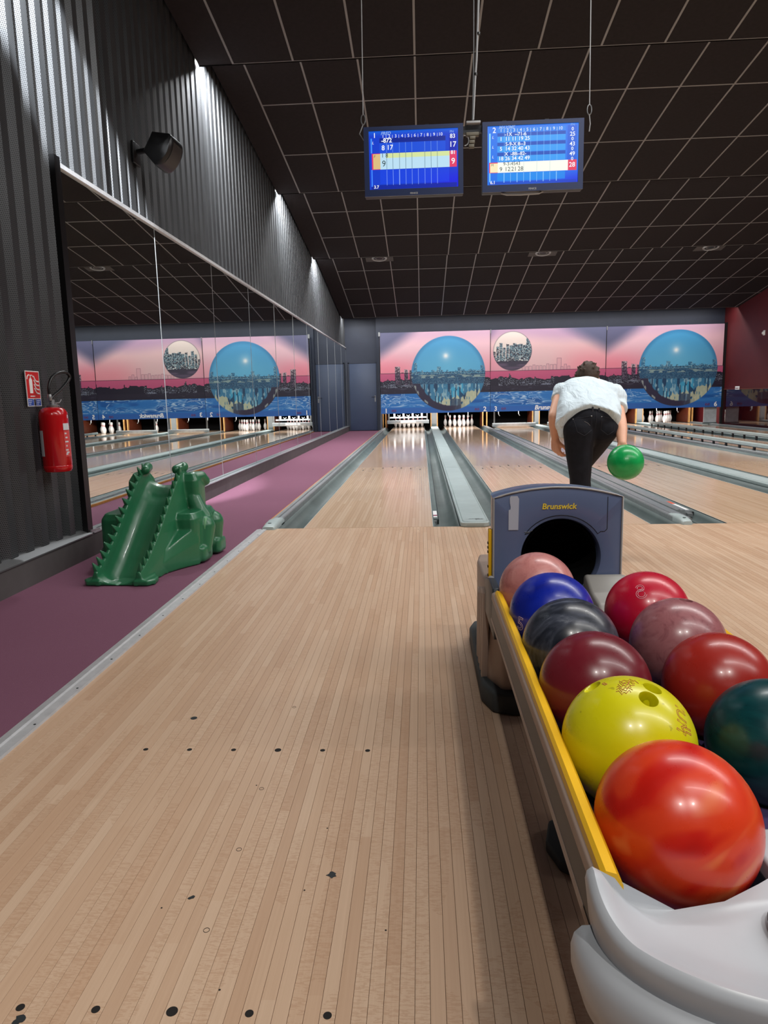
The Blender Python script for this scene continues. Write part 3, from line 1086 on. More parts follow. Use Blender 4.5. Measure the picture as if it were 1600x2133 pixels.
def paint_globe(u, z, W):
    c = np.zeros(u.shape + (3,))
    q = u / 1.25 + z / 0.80
    pale = mixc(np.zeros_like(c) + np.array((230, 186, 198.)), (238, 140, 158), sst(0.45, 1.15, z) * (1 - 0.55 * sst(0.2, 1.6, u)))
    c = mixc(np.zeros_like(c) + np.array((90, 90, 120.)), (0, 0, 0), np.zeros_like(u))
    k = sst(0.55, 1.2, q)
    c = c * (1 - k[..., None]) + pale * k[..., None]
    c = mixc(c, (172, 140, 170), (1 - sst(0.02, 0.42, z)) * 0.6 * sst(0.5, 1.3, q))
    # towers left of the globe
    for (a, b, t, s) in ((0.46, 0.61, 1.01, 1), (0.74, 0.86, 1.10, 2), (0.90, 1.02, 1.13, 3), (0.64, 0.72, 1.19, 4)):
        m_ = (u > a) & (u < b) & (z > t + 0.02 * hsh(np.floor(u / 0.05), 0, s)) & (z < 1.5)
        win = hsh(np.floor(u / 0.024), np.floor(z / 0.026), s)
        up_ = z < SPL
        c = mixc(c, (60, 58, 72), m_ * 0.85)
        c = mixc(c, (206, 190, 196), m_ * (win > 0.55) * np.where(up_, 0.8, 0.25))
    low_before = c.copy()
    c = ground_and_water(c, u, z, 1.0)
    for (a, b, t, s) in ((0.46, 0.61, 1.01, 1), (0.74, 0.86, 1.10, 2), (0.90, 1.02, 1.13, 3)):
        m_ = (u > a) & (u < b) & (z >= SPL) & (z < 1.58)
        win = hsh(np.floor(u / 0.024), np.floor(z / 0.026), s)
        c = mixc(c, (44, 40, 60), m_ * 0.9)
        c = mixc(c, (150, 130, 150), m_ * (win > 0.66) * 0.6)
    gx, gz, R = 0.620 * W, 1.262, 1.135
    dx, dz = (u - gx) / R, (z - gz) / R
    r = np.sqrt(dx * dx + dz * dz)
    ins = 1 - sst(0.985, 1.0, r)
    g = np.zeros_like(c) + np.array((72, 152, 200.))
    g = mixc(g, (104, 184, 220), sst(-0.9, 0.0, dz) * (1 - 0.5 * np.abs(dx)))
    g = mixc(g, (54, 122, 170), sst(0.86, 1.0, r) * 0.8)
    hr = np.sqrt((dx + 0.06) ** 2 + (dz + 0.47) ** 2)
    g = mixc(g, (150, 195, 222), np.exp(-(hr / 0.15) ** 2) * 0.85)
    g = mixc(g, (250, 250, 248), np.exp(-(hr / 0.06) ** 2) * 0.95)
    # skyline inside the globe
    col = np.floor(dx / 0.045)
    top = -0.06 - 0.07 * hsh(col, 0, 5) + 0.03 * vn(dx * 8, dx * 0, 2)
    for (a, b, t) in ((-0.93, -0.84, -0.30), (-0.30, -0.20, -0.19), (0.26, 0.36, -0.16), (0.87, 0.95, -0.20)):
        top = np.where((dx > a) & (dx < b), t, top)
    band = (dz > top) & (dz < 0.30)
    g = mixc(g, (70, 134, 168), band * 0.8)
    wn1 = hsh(np.floor(u / 0.015), np.floor(z / 0.018), 11)
    g = mixc(g, (190, 214, 216), band * (wn1 > 0.80) * 0.65)
    g = mixc(g, (30, 66, 104), band * (wn1 < 0.38) * 0.7)
    g = mixc(g, (32, 62, 96), ((dz > 0.0) & (dz < 0.28)).astype(float) * 0.55)
    g = mixc(g, (168, 186, 176), ((dz > 0.03) & (dz < 0.11) & (vn(dx * 9, dz * 40, 3) > 0.62)) * 0.75)
    lowm = dz > 0.27
    st = vn(dx * 26, dz * 3.0, 6)
    st2 = vn(dx * 34, dz * 9.0, 9)
    g = mixc(g, (62, 124, 162), lowm * 0.9)
    g = mixc(g, (70, 166, 206), lowm * sst(0.42, 0.6, vn(dx * 4 + 0.3, dz * 4, 12)) * (np.abs(dx - 0.02) < 0.38))
    g = mixc(g, (28, 50, 82), lowm * (st < 0.36) * 0.75)
    g = mixc(g, (176, 206, 214), lowm * (st2 > 0.72) * 0.7)
    crm = lowm & (dz > 0.50 + 0.34 * (1 - dx) * 0.8 - 0.18 * st) & (dx > -0.25)
    g = mixc(g, (206, 204, 168), crm * (st2 > 0.30) * 0.85)
    twr = (dx > 0.07) & (dx < 0.34) & (dz > 0.63 + 0.06 * hsh(np.floor(dx / 0.05), 0, 3))
    g = mixc(g, (60, 78, 104), twr * 0.85)
    g = mixc(g, (140, 170, 190), twr * (st > 0.6) * 0.6)
    cres = sst(0.93, 0.96, np.sqrt((dx - 0.13) ** 2 + (dz + 0.10) ** 2) - 0.03 * st) * (dz > 0.25) * (1 - sst(0.05, 0.5, dx))
    g = mixc(g, (54, 50, 74), cres)
    g = mixc(g, (186, 200, 190), ((r > 0.93) & (r < 0.975) & (dx < -0.55) & (dz > 0.3) & (st > 0.4)) * 0.7)
    return c * (1 - ins[..., None]) + g * ins[..., None]


def paint_city(u, z, W):
    c = np.zeros(u.shape + (3,)) + np.array((226, 186, 190.))
    c = mixc(c, (240, 150, 164), sst(0.3, 1.15, z) * sst(1.6, 2.9, u) * 0.9)
    c = mixc(c, (228, 150, 170), (1 - sst(0.0, 0.9, u)) * sst(0.4, 1.0, z) * 0.8)
    c = mixc(c, (164, 132, 168), (1 - sst(0.05, 0.5, z + 0.05 * np.sin(u * 2))) * 0.75)
    q = (W - u) / 1.35 + z / 0.72
    c = mixc(c, (92, 94, 124), 1 - sst(0.5, 1.25, q))
    c = mixc(c, (130, 110, 142), (1 - sst(0.0, 0.5, u / 0.7 + z / 0.9)) * 0.8)
    # pale outlined buildings on the horizon
    for k in range(14):
        a = 0.95 + k * 0.105
        h = 0.06 + 0.12 * float(hsh(np.array(k * 1.0), 0, 4))
        if k == 10:
            h = 0.34
        bw_ = 0.085 if k != 10 else 0.13
        m_ = (u > a) & (u < a + bw_) & (z > SPL - h)
        e_ = m_ & ((u < a + 0.012) | (u > a + bw_ - 0.012) | (z < SPL - h + 0.012))
        c = mixc(c, (214, 158, 170), m_ * 0.5)
        c = mixc(c, (130, 90, 110), e_ * 0.7)
    c = ground_and_water(c, u, z, 5.0)
    gx, gz, R = 0.662, 0.635, 0.588
    dx, dz = (u - gx) / R, (z - gz) / R
    r = np.sqrt(dx * dx + dz * dz)
    ins = 1 - sst(0.975, 1.0, r)
    g = np.zeros_like(c) + np.array((222, 206, 200.))
    col = np.floor((dx + 1) / 0.17)
    tops = np.array([0.0, -0.25, -0.42, -0.2, -0.36, -0.30, -0.40, -0.34, -0.36, -0.30, -0.62, -0.35, -0.1, 0.0])
    top = tops[np.clip(col.astype(int), 0, 13)] + 0.03 * vn(dx * 30, dx * 0, 1)
    gap = ((dx + 1) / 0.17 - col) > 0.86
    m_ = (dz > top) & (dz < 0.55) & ~((gap) & (dx < -0.15) & (dz < 0.3))
    win = hsh(np.floor(u / 0.0155), np.floor(z / 0.02), 21)
    g = mixc(g, (44, 44, 60), m_ * 0.95)
    g = mixc(g, (96, 140, 156), m_ * (win > 0.5) * (vn(dx * 3, dz * 2, 4) > 0.42) * 0.8)
    g = mixc(g, (206, 214, 214), m_ * (win > 0.78) * 0.75)
    g = mixc(g, (240, 240, 238), ((dz > 0.40) & (dz < 0.54) & (vn(dx * 16, dz * 22, 6) > 0.66)) * 0.9)
    g = mixc(g, (48, 44, 64), (dz > 0.50).astype(float) * 0.95)
    g = mixc(g, (112, 92, 118), (dz > 0.62) * sst(0.3, 0.8, vn(dx * 2, dz * 14, 3)) * 0.6)
    g = mixc(g, (40, 38, 56), sst(0.94, 1.0, r) * 0.8)
    return c * (1 - ins[..., None]) + g * ins[..., None]


def srgb_to_lin(a):
    a = np.clip(a / 255.0, 0, 1)
    return np.where(a <= 0.04045, a / 12.92, ((a + 0.055) / 1.055) ** 2.4)


def print_mesh(name, W, za, zb, fn, tint=1.0):
    """grid facing -Y, local x in 0..W, z from -zb to -za measured from the top; printed colour per vertex"""
    st = 0.0115
    nx, nz = int(W / st), max(2, int((zb - za) / st))
    gu = np.linspace(0, W, nx + 1)
    gz_ = np.linspace(za, zb, nz + 1)
    U, Z = np.meshgrid(gu, gz_)
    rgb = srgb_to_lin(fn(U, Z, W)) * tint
    me = bpy.data.meshes.new(name)
    vs = np.stack([U, np.zeros_like(U), -Z], -1).reshape(-1, 3)
    ii = np.arange((nx + 1) * (nz + 1)).reshape(nz + 1, nx + 1)
    fs = np.stack([ii[:-1, :-1], ii[1:, :-1], ii[1:, 1:], ii[:-1, 1:]], -1).reshape(-1, 4)
    me.from_pydata(vs.tolist(), [], fs.tolist())
    at = me.color_attributes.new('Col', 'FLOAT_COLOR', 'POINT')
    at.data.foreach_set('color', np.concatenate([rgb.reshape(-1, 3), np.ones((len(vs), 1))], 1).astype(np.float32).ravel())
    me.materials.append(M['mural'])
    return me


MXS = [-0.815, 2.552, 6.015, 9.47]
ZT = 2.965
pa_u = print_mesh('upper_print', 3.36, 0, SPL, paint_globe)
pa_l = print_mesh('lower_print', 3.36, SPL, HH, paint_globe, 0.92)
pb_u = print_mesh('upper_print', 3.45, 0, SPL, paint_city)
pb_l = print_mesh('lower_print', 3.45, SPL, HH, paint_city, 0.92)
MLAB = ['masking unit printed with a large blue globe, numbered 1 and 2, beside the door', 'masking unit printed with a small globe of city towers, numbered 3 and 4',
        'masking unit printed with a large blue globe, numbered 5 and 6, beside the red wall']
for i in range(3):
    x0, x1 = MXS[i], MXS[i + 1]
    mu = thing('masking_unit', (x0, MY, 0.5), MLAB[i], 'masking unit', 'masking units above the pins')
    up_ = MB().box(x0 + 0.004, x1 - 0.004, MY + 0.03, MY + 0.06, ZT - SPL, ZT).build('upper_panel', 'navy', mu)
    lo_ = MB().box(x0 + 0.004, x1 - 0.004, MY - 0.002, MY + 0.028, ZT - HH, ZT - SPL - 0.004).build('lower_panel', 'navy', mu)
    sx = (x1 - x0 - 0.010) / (3.36 if i != 1 else 3.45)
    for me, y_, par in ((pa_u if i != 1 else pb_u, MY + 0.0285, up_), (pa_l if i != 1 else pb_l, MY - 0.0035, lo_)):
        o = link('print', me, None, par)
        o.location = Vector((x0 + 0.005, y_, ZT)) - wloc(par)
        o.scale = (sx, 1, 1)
    MB().box(x0 - 0.03 if i == 0 else x0 + 0.002, x0 + 0.024, MY + 0.01, MY + 0.10, ZT - 0.10, ZT + 0.02).build('corner_bracket', 'steel', mu)
    MB().box(x0, x0 + 0.012, MY + 0.02, MY + 0.065, ZT - SPL, ZT - 0.05).build('joint_strip', 'black', mu)
    MB().box(x0 + 0.004, x1 - 0.004, MY - 0.006, MY - 0.002, ZT - SPL - 0.012, ZT - SPL - 0.003).build('joint_strip', 'navy', mu)
    zt_ = 0.605
    for nm, px in ((str(2 * i + 1), x0 + 0.165), (str(2 * i + 2), x1 - 0.165)):
        text_on_front(nm, px, MY - 0.007, zt_, 0.19, 'print_white', mu, 'number', bold=0.005)
    for sgn, px in ((1, x0 + 0.37), (-1, x1 - 0.37)):
        for q in (0, 1):
            pts = [(px + sgn * q * 0.075 + 0.026 * math.cos(2 * PI * a / 12), MY - 0.007, zt_ + 0.026 * math.sin(2 * PI * a / 12)) for a in range(12)]
            MB().tube(pts, 0.007, 5, True).build('ball_mark', 'print_red', mu)
    if i == 1:
        text_on_front('Brunswick', (x0 + x1) / 2, MY - 0.007, zt_ + 0.01, 0.185, 'print_white', mu, 'lettering', shear=0.22, bold=0.006)
struct(MB().box(MXS[3] + 0.005, RX - 0.002, MY + 0.02, MY + 0.10, 0.0, 3.0).build('trim_3', 'black'))
struct(MB().box(-0.86, MXS[0] - 0.012, MY + 0.06, MY + 0.24, 0.0, 2.9).build('trim_4', 'navy'))

# ------------------------------------------------------------------ kickbacks, pin decks, pinsetters, pins
KY = 18.12
kx = [(-0.855, -E_)] + [(LX[i] + E_, LX[i + 1] - E_) for i in range(5)] + [(LX[5] + E_, 9.30)]
KL = ['kickback wall of pale wood left of the first lane pins', 'kickback wall with grey post between the first two lanes', 'kickback wall of pale wood between second and third lanes',
      'kickback wall with grey post behind the bowler', 'kickback wall of orange wood between fourth and fifth lanes', 'kickback wall with grey post between the last two lanes', 'kickback wall of orange wood beside the red wall']
for i, (a, b) in enumerate(kx):
    k_ = thing('kickback', ((a + b) / 2, 17, 0), KL[i], 'kickback', 'kickback walls beside the pins')
    for (p, q, m_) in ((a, a + 0.018, 'kickred'), (b - 0.018, b, 'kickred')):
        MB().box(p, q, KY + 0.10, 19.3, -0.09, 1.1).build('side_board', m_, k_)
    MB().box(a - 0.003, a + 0.03, KY, KY + 0.10, -0.05, 1.1).build('front_edge', 'kick', k_)
    MB().box(b - 0.03, b + 0.003, KY, KY + 0.10, -0.05, 1.1).build('front_edge', 'kick', k_)
    if b - a > 0.2:
        MB().box(a + 0.03, b - 0.03, KY - 0.02, KY + 0.10, -0.02, 1.1).build('post', 'post_grey', k_)
        MB().box(a + 0.05, b - 0.05, KY - 0.04, KY - 0.02, 0.06, 0.12).build('vent', 'gutter', k_)
sp = thing('side_sheet', (9.15, 16.7, 0), 'grey-white sheet closing the gap right of the sixth lane pins', 'sheet')
MB().box(9.02, 9.40, MY + 0.12, MY + 0.14, 0.06, 0.56).build('sheet', 'sheet', sp)
MB().box(9.00, 9.42, MY + 0.10, MY + 0.16, 0.02, 0.06).build('foot_rail', 'gutter', sp)

PINP = [(2.25 / 2, 0), (2.828 / 2, .75), (3.906 / 2, 2.25), (4.51 / 2, 3.375), (4.766 / 2, 4.5), (4.563 / 2, 5.875), (3.703 / 2, 7.25), (2.472 / 2, 8.625), (1.965 / 2, 9.375), (1.797 / 2, 10), (1.87 / 2, 10.875), (2.094 / 2, 11.75),
        (2.406 / 2, 12.625), (2.547 / 2, 13.5), (2.40 / 2, 14.2), (1.8 / 2, 14.7), (0.9 / 2, 14.95), (0.1, 15)]
pin_me = MB().lathe([(r * 0.0254, h * 0.0254) for r, h in PINP], n=18).mesh('bowling_pin', smooth=70)
pin_me.materials.append(M['pin'])
RACK = {1: (0, 0), 2: (-.5, 1), 3: (.5, 1), 4: (-1, 2), 5: (0, 2), 6: (1, 2), 7: (-1.5, 3), 8: (-.5, 3), 9: (.5, 3), 10: (1.5, 3)}
PW = {1: 'front pin', 2: 'left pin of the second row', 3: 'right pin of the second row', 4: 'left pin of the third row', 5: 'middle pin of the third row', 6: 'right pin of the third row',
      7: 'leftmost pin of the back row', 8: 'second pin of the back row', 9: 'third pin of the back row', 10: 'rightmost pin of the back row'}
for li, pins in ((0, range(1, 11)), (1, range(1, 11)), (3, (5,)), (4, range(1, 11)), (5, range(1, 11))):
    for p in pins:
        o = link('bowling_pin', pin_me)
        q = RACK[p]
        o.location = (LX[li] + q[0] * 0.3048, 18.288 + q[1] * 0.264, 0.0005)
        extra = {0: 'behind the lowered bar', 1: 'in full view', 3: 'standing alone', 4: 'between the bumpers', 5: 'by the red wall'}[li]
        tag(o, 'white bowling pin, %s on lane %s, %s' % (PW[p], LN[li], extra), 'bowling pin', 'pins on lane ' + LN[li])


def pinsetter(i, bar_z, bar_y, label, full):
    lx = LX[i]
    p_ = thing('pinsetter', (lx, 17.5, 0.9), label, 'pinsetter', 'pinsetters behind the masking units')
    MB().box(lx - 0.66, lx + 0.66, 18.0, 19.2, 0.62, 0.95).build('deck', 'blackmatte', p_)
    if bar_z is not None:
        bar = MB().box(lx - 0.68, lx + 0.68, bar_y, bar_y + 0.05, bar_z, bar_z + 0.115).build('sweep_bar', 'alu', p_, bevel=0.006)
        MB().box(lx - 0.24, lx + 0.24, bar_y - 0.002, bar_y, bar_z + 0.03, bar_z + 0.085).build('label_plate', 'sheet', bar)
        for s_ in (-1, 1):
            MB().box(lx + s_ * 0.62 - 0.02, lx + s_ * 0.62 + 0.02, bar_y + 0.01, bar_y + 0.05, bar_z + 0.11, 0.80).build('sweep_arm', 'steel', p_)
    if full:
        MB().box(lx - 0.60, lx + 0.60, 17.72, 17.78, 0.335, 0.385).build('crossbar', 'sheet', p_)
        for q in (-0.45, -0.15, 0.15, 0.45):
            MB().box(lx + q - 0.03, lx + q + 0.03, 17.74, 17.80, 0.385, 0.62).build('holder', 'white', p_)
        for q in (-0.3, 0.0, 0.3):
            MB().tube([(lx + q - 0.05, 17.76, 0.44), (lx + q, 17.74, 0.40), (lx + q + 0.05, 17.76, 0.44)], 0.012, 6).build('hook', 'white', p_)
    else:
        for q in (-0.4, 0.25):
            MB().tube([(lx + q, 17.9, 0.62), (lx + q, 17.85, 0.40), (lx + q + 0.04, 17.85, 0.34)], 0.014, 6).build('hook', 'steel', p_)
    MB().box(lx - 0.74, lx + 0.74, 19.35, 19.40, -0.1, 1.0).build('pit_curtain', 'pit', p_)


pinsetter(0, 0.165, 17.5, 'pinsetter with pale crossbars and bar lowered over lane one pins', True)
pinsetter(1, None, 0, 'dark pinsetter above the full rack of lane two', False)
pinsetter(2, 0.03, 17.0, 'pinsetter with grey sweep bar resting on lane three', False)
pinsetter(3, 0.03, 17.0, 'pinsetter with grey sweep bar resting on lane four', False)
pinsetter(4, None, 0, 'dark pinsetter above the pins of lane five', False)
pinsetter(5, None, 0, 'dark pinsetter above the pins of lane six', False)

# ------------------------------------------------------------------ scoring monitors
M['bezel'] = plain('monitor_bezel', (44, 56, 92), 0.35)
M['mon_back'] = plain('monitor_casing', (30, 32, 38), 0.5)
M['display'] = mat_attr('lit_display', 0.25, 1.0)
M['glow_white'] = emit('lit_white', (245, 250, 255), 1.0)
M['glow_blue'] = emit('lit_pale_blue', (150, 185, 240), 1.0)
M['glow_dark'] = emit('lit_dark_text', (40, 60, 60), 1.0)
M['cable_grey'] = plain('pale_cable', (170, 172, 174), 0.5)


def display_mesh(W, H, fn):
    nx, nz = 200, 124
    me = bpy.data.meshes.new('display')
    gu, gz_ = np.linspace(0, W, nx + 1), np.linspace(0, H, nz + 1)
    U, Z = np.meshgrid(gu, gz_)
    vs = np.stack([U - W / 2, np.zeros_like(U), H / 2 - Z], -1).reshape(-1, 3)
    ii = np.arange((nx + 1) * (nz + 1)).reshape(nz + 1, nx + 1)
    fs = np.stack([ii[:-1, :-1], ii[1:, :-1], ii[1:, 1:], ii[:-1, 1:]], -1).reshape(-1, 4)
    me.from_pydata(vs.tolist(), [], fs.tolist())
    u, v = np.meshgrid((np.arange(nx) + 0.5) / nx, (np.arange(nz) + 0.5) / nz)
    rgb = srgb_to_lin(fn(u, v)).reshape(-1, 3)
    at = me.attributes.new('Col', 'FLOAT_COLOR', 'FACE')
    at.data.foreach_set('color', np.concatenate([rgb, np.ones((len(rgb), 1))], 1).astype(np.float32).ravel())
    me.materials.append(M['display'])
    return me


def rect(c, u, v, a, b, t, e, col, f=1.0):
    return mixc(c, col, ((u > a) & (u < b) & (v > t) & (v < e)) * f)


def disp1(u, v):
    c = np.zeros(u.shape + (3,)) + np.array((18, 62, 205.))
    c = mixc(c, (26, 20, 232), sst(0.45, 0.95, u) * sst(0.6, 0.9, v) * 0.7)
    c = mixc(c, (24, 110, 225), (1 - sst(0.0, 0.1, v)) * 0.6)
    c = rect(c, u, v, 0.12, 0.86, 0.12, 0.20, (10, 32, 130), 0.8)
    c = rect(c, u, v, 0.12, 0.86, 0.20, 0.37, (30, 88, 225), 0.7)
    c = rect(c, u, v, 0.90, 0.985, 0.10, 0.37, (14, 30, 170), 0.8)
    c = rect(c, u, v, 0.03, 0.985, 0.375, 0.655, (225, 60, 105))
    c = rect(c, u, v, 0.045, 0.125, 0.385, 0.645, (222, 190, 130))
    c = rect(c, u, v, 0.125, 0.905, 0.375, 0.655, (188, 224, 244))
    c = rect(c, u, v, 0.19, 0.905, 0.375, 0.46, (214, 228, 160))
    c = rect(c, u, v, 0.12, 0.90, 0.66, 0.90, (24, 70, 235), 0.6)
    c = rect(c, u, v, 0.02, 0.985, 0.92, 0.99, (14, 34, 150), 0.8)
    c = rect(c, u, v, 0.018, 0.034, 0.12, 0.375, (70, 150, 255))
    c = rect(c, u, v, 0.018, 0.034, 0.655, 0.94, (60, 130, 255))
    for k in range(10):
        x = 0.197 + k * 0.0715
        if k < 9:
            c = rect(c, u, v, x - 0.002, x + 0.003, 0.20, 0.37, (120, 160, 240), 0.8)
            c = rect(c, u, v, x - 0.002, x + 0.003, 0.375, 0.655, (90, 120, 140), 0.9)
            c = rect(c, u, v, x - 0.003, x + 0.003, 0.66, 0.93, (150, 180, 250), 0.8)
    return c


def disp2(u, v):
    c = np.zeros(u.shape + (3,)) + np.array((30, 116, 235.))
    c = mixc(c, (22, 40, 225), sst(0.55, 1.0, u) * sst(0.7, 1.0, v) * 0.8)
    c = rect(c, u, v, 0.11, 0.86, 0.04, 0.115, (36, 140, 235), 0.6)
    for k in range(3):
        a = 0.12 + k * 0.165
        c = rect(c, u, v, 0.11, 0.86, a, a + 0.055, (14, 66, 170), 0.75)
        c = rect(c, u, v, 0.11, 0.86, a + 0.055, a + 0.155, (52, 165, 246), 0.8)
    c = rect(c, u, v, 0.88, 0.985, 0.03, 0.615, (26, 90, 215), 0.8)
    c = rect(c, u, v, 0.018, 0.985, 0.615, 0.79, (230, 60, 95))
    c = rect(c, u, v, 0.03, 0.115, 0.63, 0.78, (255, 236, 190))
    c = rect(c, u, v, 0.115, 0.89, 0.615, 0.79, (250, 253, 240))
    c = rect(c, u, v, 0.11, 0.86, 0.795, 0.93, (20, 150, 240), 0.7)
    c = rect(c, u, v, 0.02, 0.985, 0.945, 0.99, (20, 60, 190), 0.7)
    c = rect(c, u, v, 0.018, 0.036, 0.12, 0.615, (140, 225, 255))
    c = rect(c, u, v, 0.018, 0.036, 0.79, 0.94, (120, 200, 255))
    for k in range(9):
        x = 0.185 + k * 0.0725
        c = rect(c, u, v, x - 0.002, x + 0.003, 0.12, 0.615, (130, 195, 255), 0.7)
        c = rect(c, u, v, x - 0.002, x + 0.002, 0.615, 0.79, (200, 215, 215), 0.8)
        c = rect(c, u, v, x - 0.003, x + 0.003, 0.795, 0.96, (150, 205, 255), 0.8)
    return c


def monitor(x0, x1, label, fn, rows, mark):
    z0, z1, y0 = 2.525, 3.012, 0.0
    m_ = thing('scoring_monitor', ((x0 + x1) / 2, y0, z1), label, 'monitor', 'hanging scoring monitors')
    cx = (x0 + x1) / 2
    MB().box(x0, x1, y0 + 0.012, y0 + 0.085, z0, z1).build('casing', 'mon_back', m_, bevel=0.006)
    W, H = x1 - x0 - 0.075, z1 - z0 - 0.078
    zc = (z0 + z1) / 2 + 0.010
    fr = MB()
    fr.box(x0, cx - W / 2, y0, y0 + 0.014, z0, z1)
    fr.box(cx + W / 2, x1, y0, y0 + 0.014, z0, z1)
    fr.box(cx - W / 2, cx + W / 2, y0, y0 + 0.014, zc + H / 2, z1)
    fr.box(cx - W / 2, cx + W / 2, y0, y0 + 0.014, z0, zc - H / 2)
    fr.build('bezel', 'bezel', m_)
    s_ = link('display', display_mesh(W, H, fn), None, m_)
    s_.location = Vector((cx, y0 + 0.008, zc)) - m_.location
    yt = y0 + 0.0065
    for (txt, u, v, sz, mt, kw) in rows:
        text_on_front(txt, cx - W / 2 + u * W, yt, zc + H / 2 - v * H, sz * 1.2, mt, s_, 'lettering', **kw)
    text_on_front(mark, cx + 0.0, y0 - 0.001, z0 + 0.014, 0.018, 'cable_grey', m_, 'lettering', bold=0.0004)
    for q in (0.2, 0.62):
        MB().box(x0 + q * (x1 - x0), x0 + q * (x1 - x0) + 0.03, y0 + 0.02, y0 + 0.06, z1, z1 + 0.012).build('mount_lug', 'black', m_)
    return m_


B = dict(bold=0.0006)
T1 = [('1', 0.065, 0.075, 0.040, 'glow_white', B), ('FRED', 0.19, 0.045, 0.026, 'glow_blue', dict(shear=0.3, bold=0.0004)), ('FN', 0.93, 0.06, 0.02, 'glow_blue', {}), ('L', 0.045, 0.20, 0.022, 'glow_white', dict(shear=0.2)),
      ('-872', 0.20, 0.165, 0.036, 'glow_white', dict(bold=0.001)), ('8', 0.16, 0.29, 0.040, 'glow_white', B), ('17', 0.235, 0.285, 0.040, 'glow_white', B),
      ('83', 0.94, 0.135, 0.034, 'glow_white', B), ('17', 0.94, 0.275, 0.044, 'glow_white', B), ('F', 0.06, 0.43, 0.022, 'glow_dark', dict(shear=0.2)), ('1 8', 0.175, 0.42, 0.034, 'glow_dark', {}),
      ('9', 0.165, 0.56, 0.050, 'glow_dark', {}), ('81', 0.945, 0.41, 0.030, 'glow_white', B), ('9', 0.945, 0.56, 0.048, 'glow_white', B), ('3.7', 0.075, 0.955, 0.026, 'glow_white', B)]
for k in range(10):
    T1.append((str(k + 1), 0.16 + k * 0.0717, 0.095, 0.026, 'glow_white', {}))
    if k < 9:
        T1.append(('|', 0.195 + k * 0.0717, 0.095, 0.022, 'glow_white', {}))
T2 = [('2', 0.075, 0.075, 0.044, 'glow_white', B), ('MAXIME', 0.21, 0.03, 0.026, 'glow_blue', dict(shear=0.3, bold=0.0004)), ('FN', 0.935, 0.03, 0.02, 'glow_blue', {}), ('6.1', 0.06, 0.955, 0.026, 'glow_white', B)]
for k, (a, b, f1, f2) in enumerate((('-1X  --71-6', ('1', '11', '11', '19', '25'), '0', '25'), ('5-9-X 8--3', ('5', '14', '32', '40', '43'), '0', '43'), ('X  -88--82-', ('18', '26', '34', '42', '49'), '0', '49'))):
    v0 = 0.12 + k * 0.165
    T2.append((a, 0.31, v0 + 0.028, 0.029, 'glow_white', B))
    for j, t in enumerate(b):
        T2.append((t, 0.15 + j * 0.0725, v0 + 0.105, 0.031, 'glow_white', B))
    T2.append((f1, 0.935, v0 - 0.02, 0.027, 'glow_white', B))
    T2.append((f2, 0.935, v0 + 0.065, 0.033, 'glow_white', B))
    T2.append(('L', 0.06, v0 + 0.07, 0.022, 'glow_white', dict(shear=0.2)))
T2 += [('9-3-4543', 0.27, 0.645, 0.029, 'glow_dark', {}), ('0', 0.935, 0.60, 0.027, 'glow_white', B), ('28', 0.935, 0.70, 0.038, 'glow_white', B), ('M', 0.055, 0.66, 0.020, 'glow_dark', {})]
for j, t in enumerate(('9', '12', '21', '28')):
    T2.append((t, 0.15 + j * 0.0725, 0.735, 0.035, 'glow_dark', {}))
for k in range(10):
    T2.append((str(k + 1), 0.15 + k * 0.0725, 0.08, 0.026, 'glow_white', {}))
    if k < 9:
        T2.append(('|', 0.185 + k * 0.0725, 0.08, 0.022, 'glow_white', {}))
monitor(0.042, 0.777, 'hanging score screen of lane 1 with one pale highlighted row, left of the pair', disp1, T1, 'FENICE')
m2 = monitor(0.918, 1.655, 'hanging score screen of lane 2 with four score rows, right of the pair', disp2, T2, 'FENICE')
MB().tube([(1.06, 0.03, 2.522), (1.10, 0.02, 2.508), (1.2, 0.02, 2.505), (1.34, 0.03, 2.512), (1.37, 0.04, 2.528)], 0.007, 6).build('loose_cable', 'cable_grey', m2, smooth=60)


def ceil_z(y):
    for (ya, za, yb, zb, r) in SECT:
        if ya <= y <= yb:
            return za + (zb - za) * (y - ya) / (yb - ya)
    return 4.5


CZ = ceil_z(0.03)
for x, lab in ((0.040, 'thin steel suspension wire at the left end of the score screens'), (1.697, 'thin steel suspension wire at the right end of the score screens')):
    h_ = thing('suspension_wire', (x, 0.03, CZ), lab, 'wire', 'wires holding the score screens')
    MB().tube([(x, 0.03, 3.11), (x + (0.02 if x < 1 else -0.02), 0.03, CZ)], 0.0035, 6).build('wire', 'cable_grey', h_)
    MB().tube([(x + 0.016 * math.cos(a), 0.03, 3.075 + 0.035 * math.sin(a)) for a in [2 * PI * i / 14 for i in range(14)]], 0.004, 6, True).build('carabiner', 'steel', h_, smooth=60)
    MB().tube([(x, 0.03, 3.045), (x - 0.03 * (1 if x < 1 else -0.3), 0.035, 2.98), (x + 0.004, 0.04, 2.93)], 0.004, 5).build('tail', 'cable_grey', h_, smooth=60)
cb = thing('cable_bundle', (0.85, 0.03, CZ), 'pale cable bundle dropping between the two score screens', 'cable')
MB().tube([(0.905, 0.03, CZ), (0.895, 0.03, 3.9), (0.878, 0.035, 3.45), (0.866, 0.03, 3.3), (0.852, 0.03, 3.04)], 0.008, 6).build('cable', 'cable_grey', cb, smooth=60)
MB().tube([(0.862, 0.03, CZ), (0.858, 0.03, 3.5), (0.848, 0.03, 3.04)], 0.004, 5).build('cable', 'steel', cb, smooth=60)
for z in (3.35, 3.62):
    MB().lathe([(0.013, -0.008), (0.013, 0.008)], (0.872 + (z - 3.35) * 0.08, 0.032, z), 8).build('cable_tie', 'black', cb)
br = thing('monitor_bracket', (0.85, 0.03, 3.0), 'bracket and plug block between the two score screens', 'bracket')
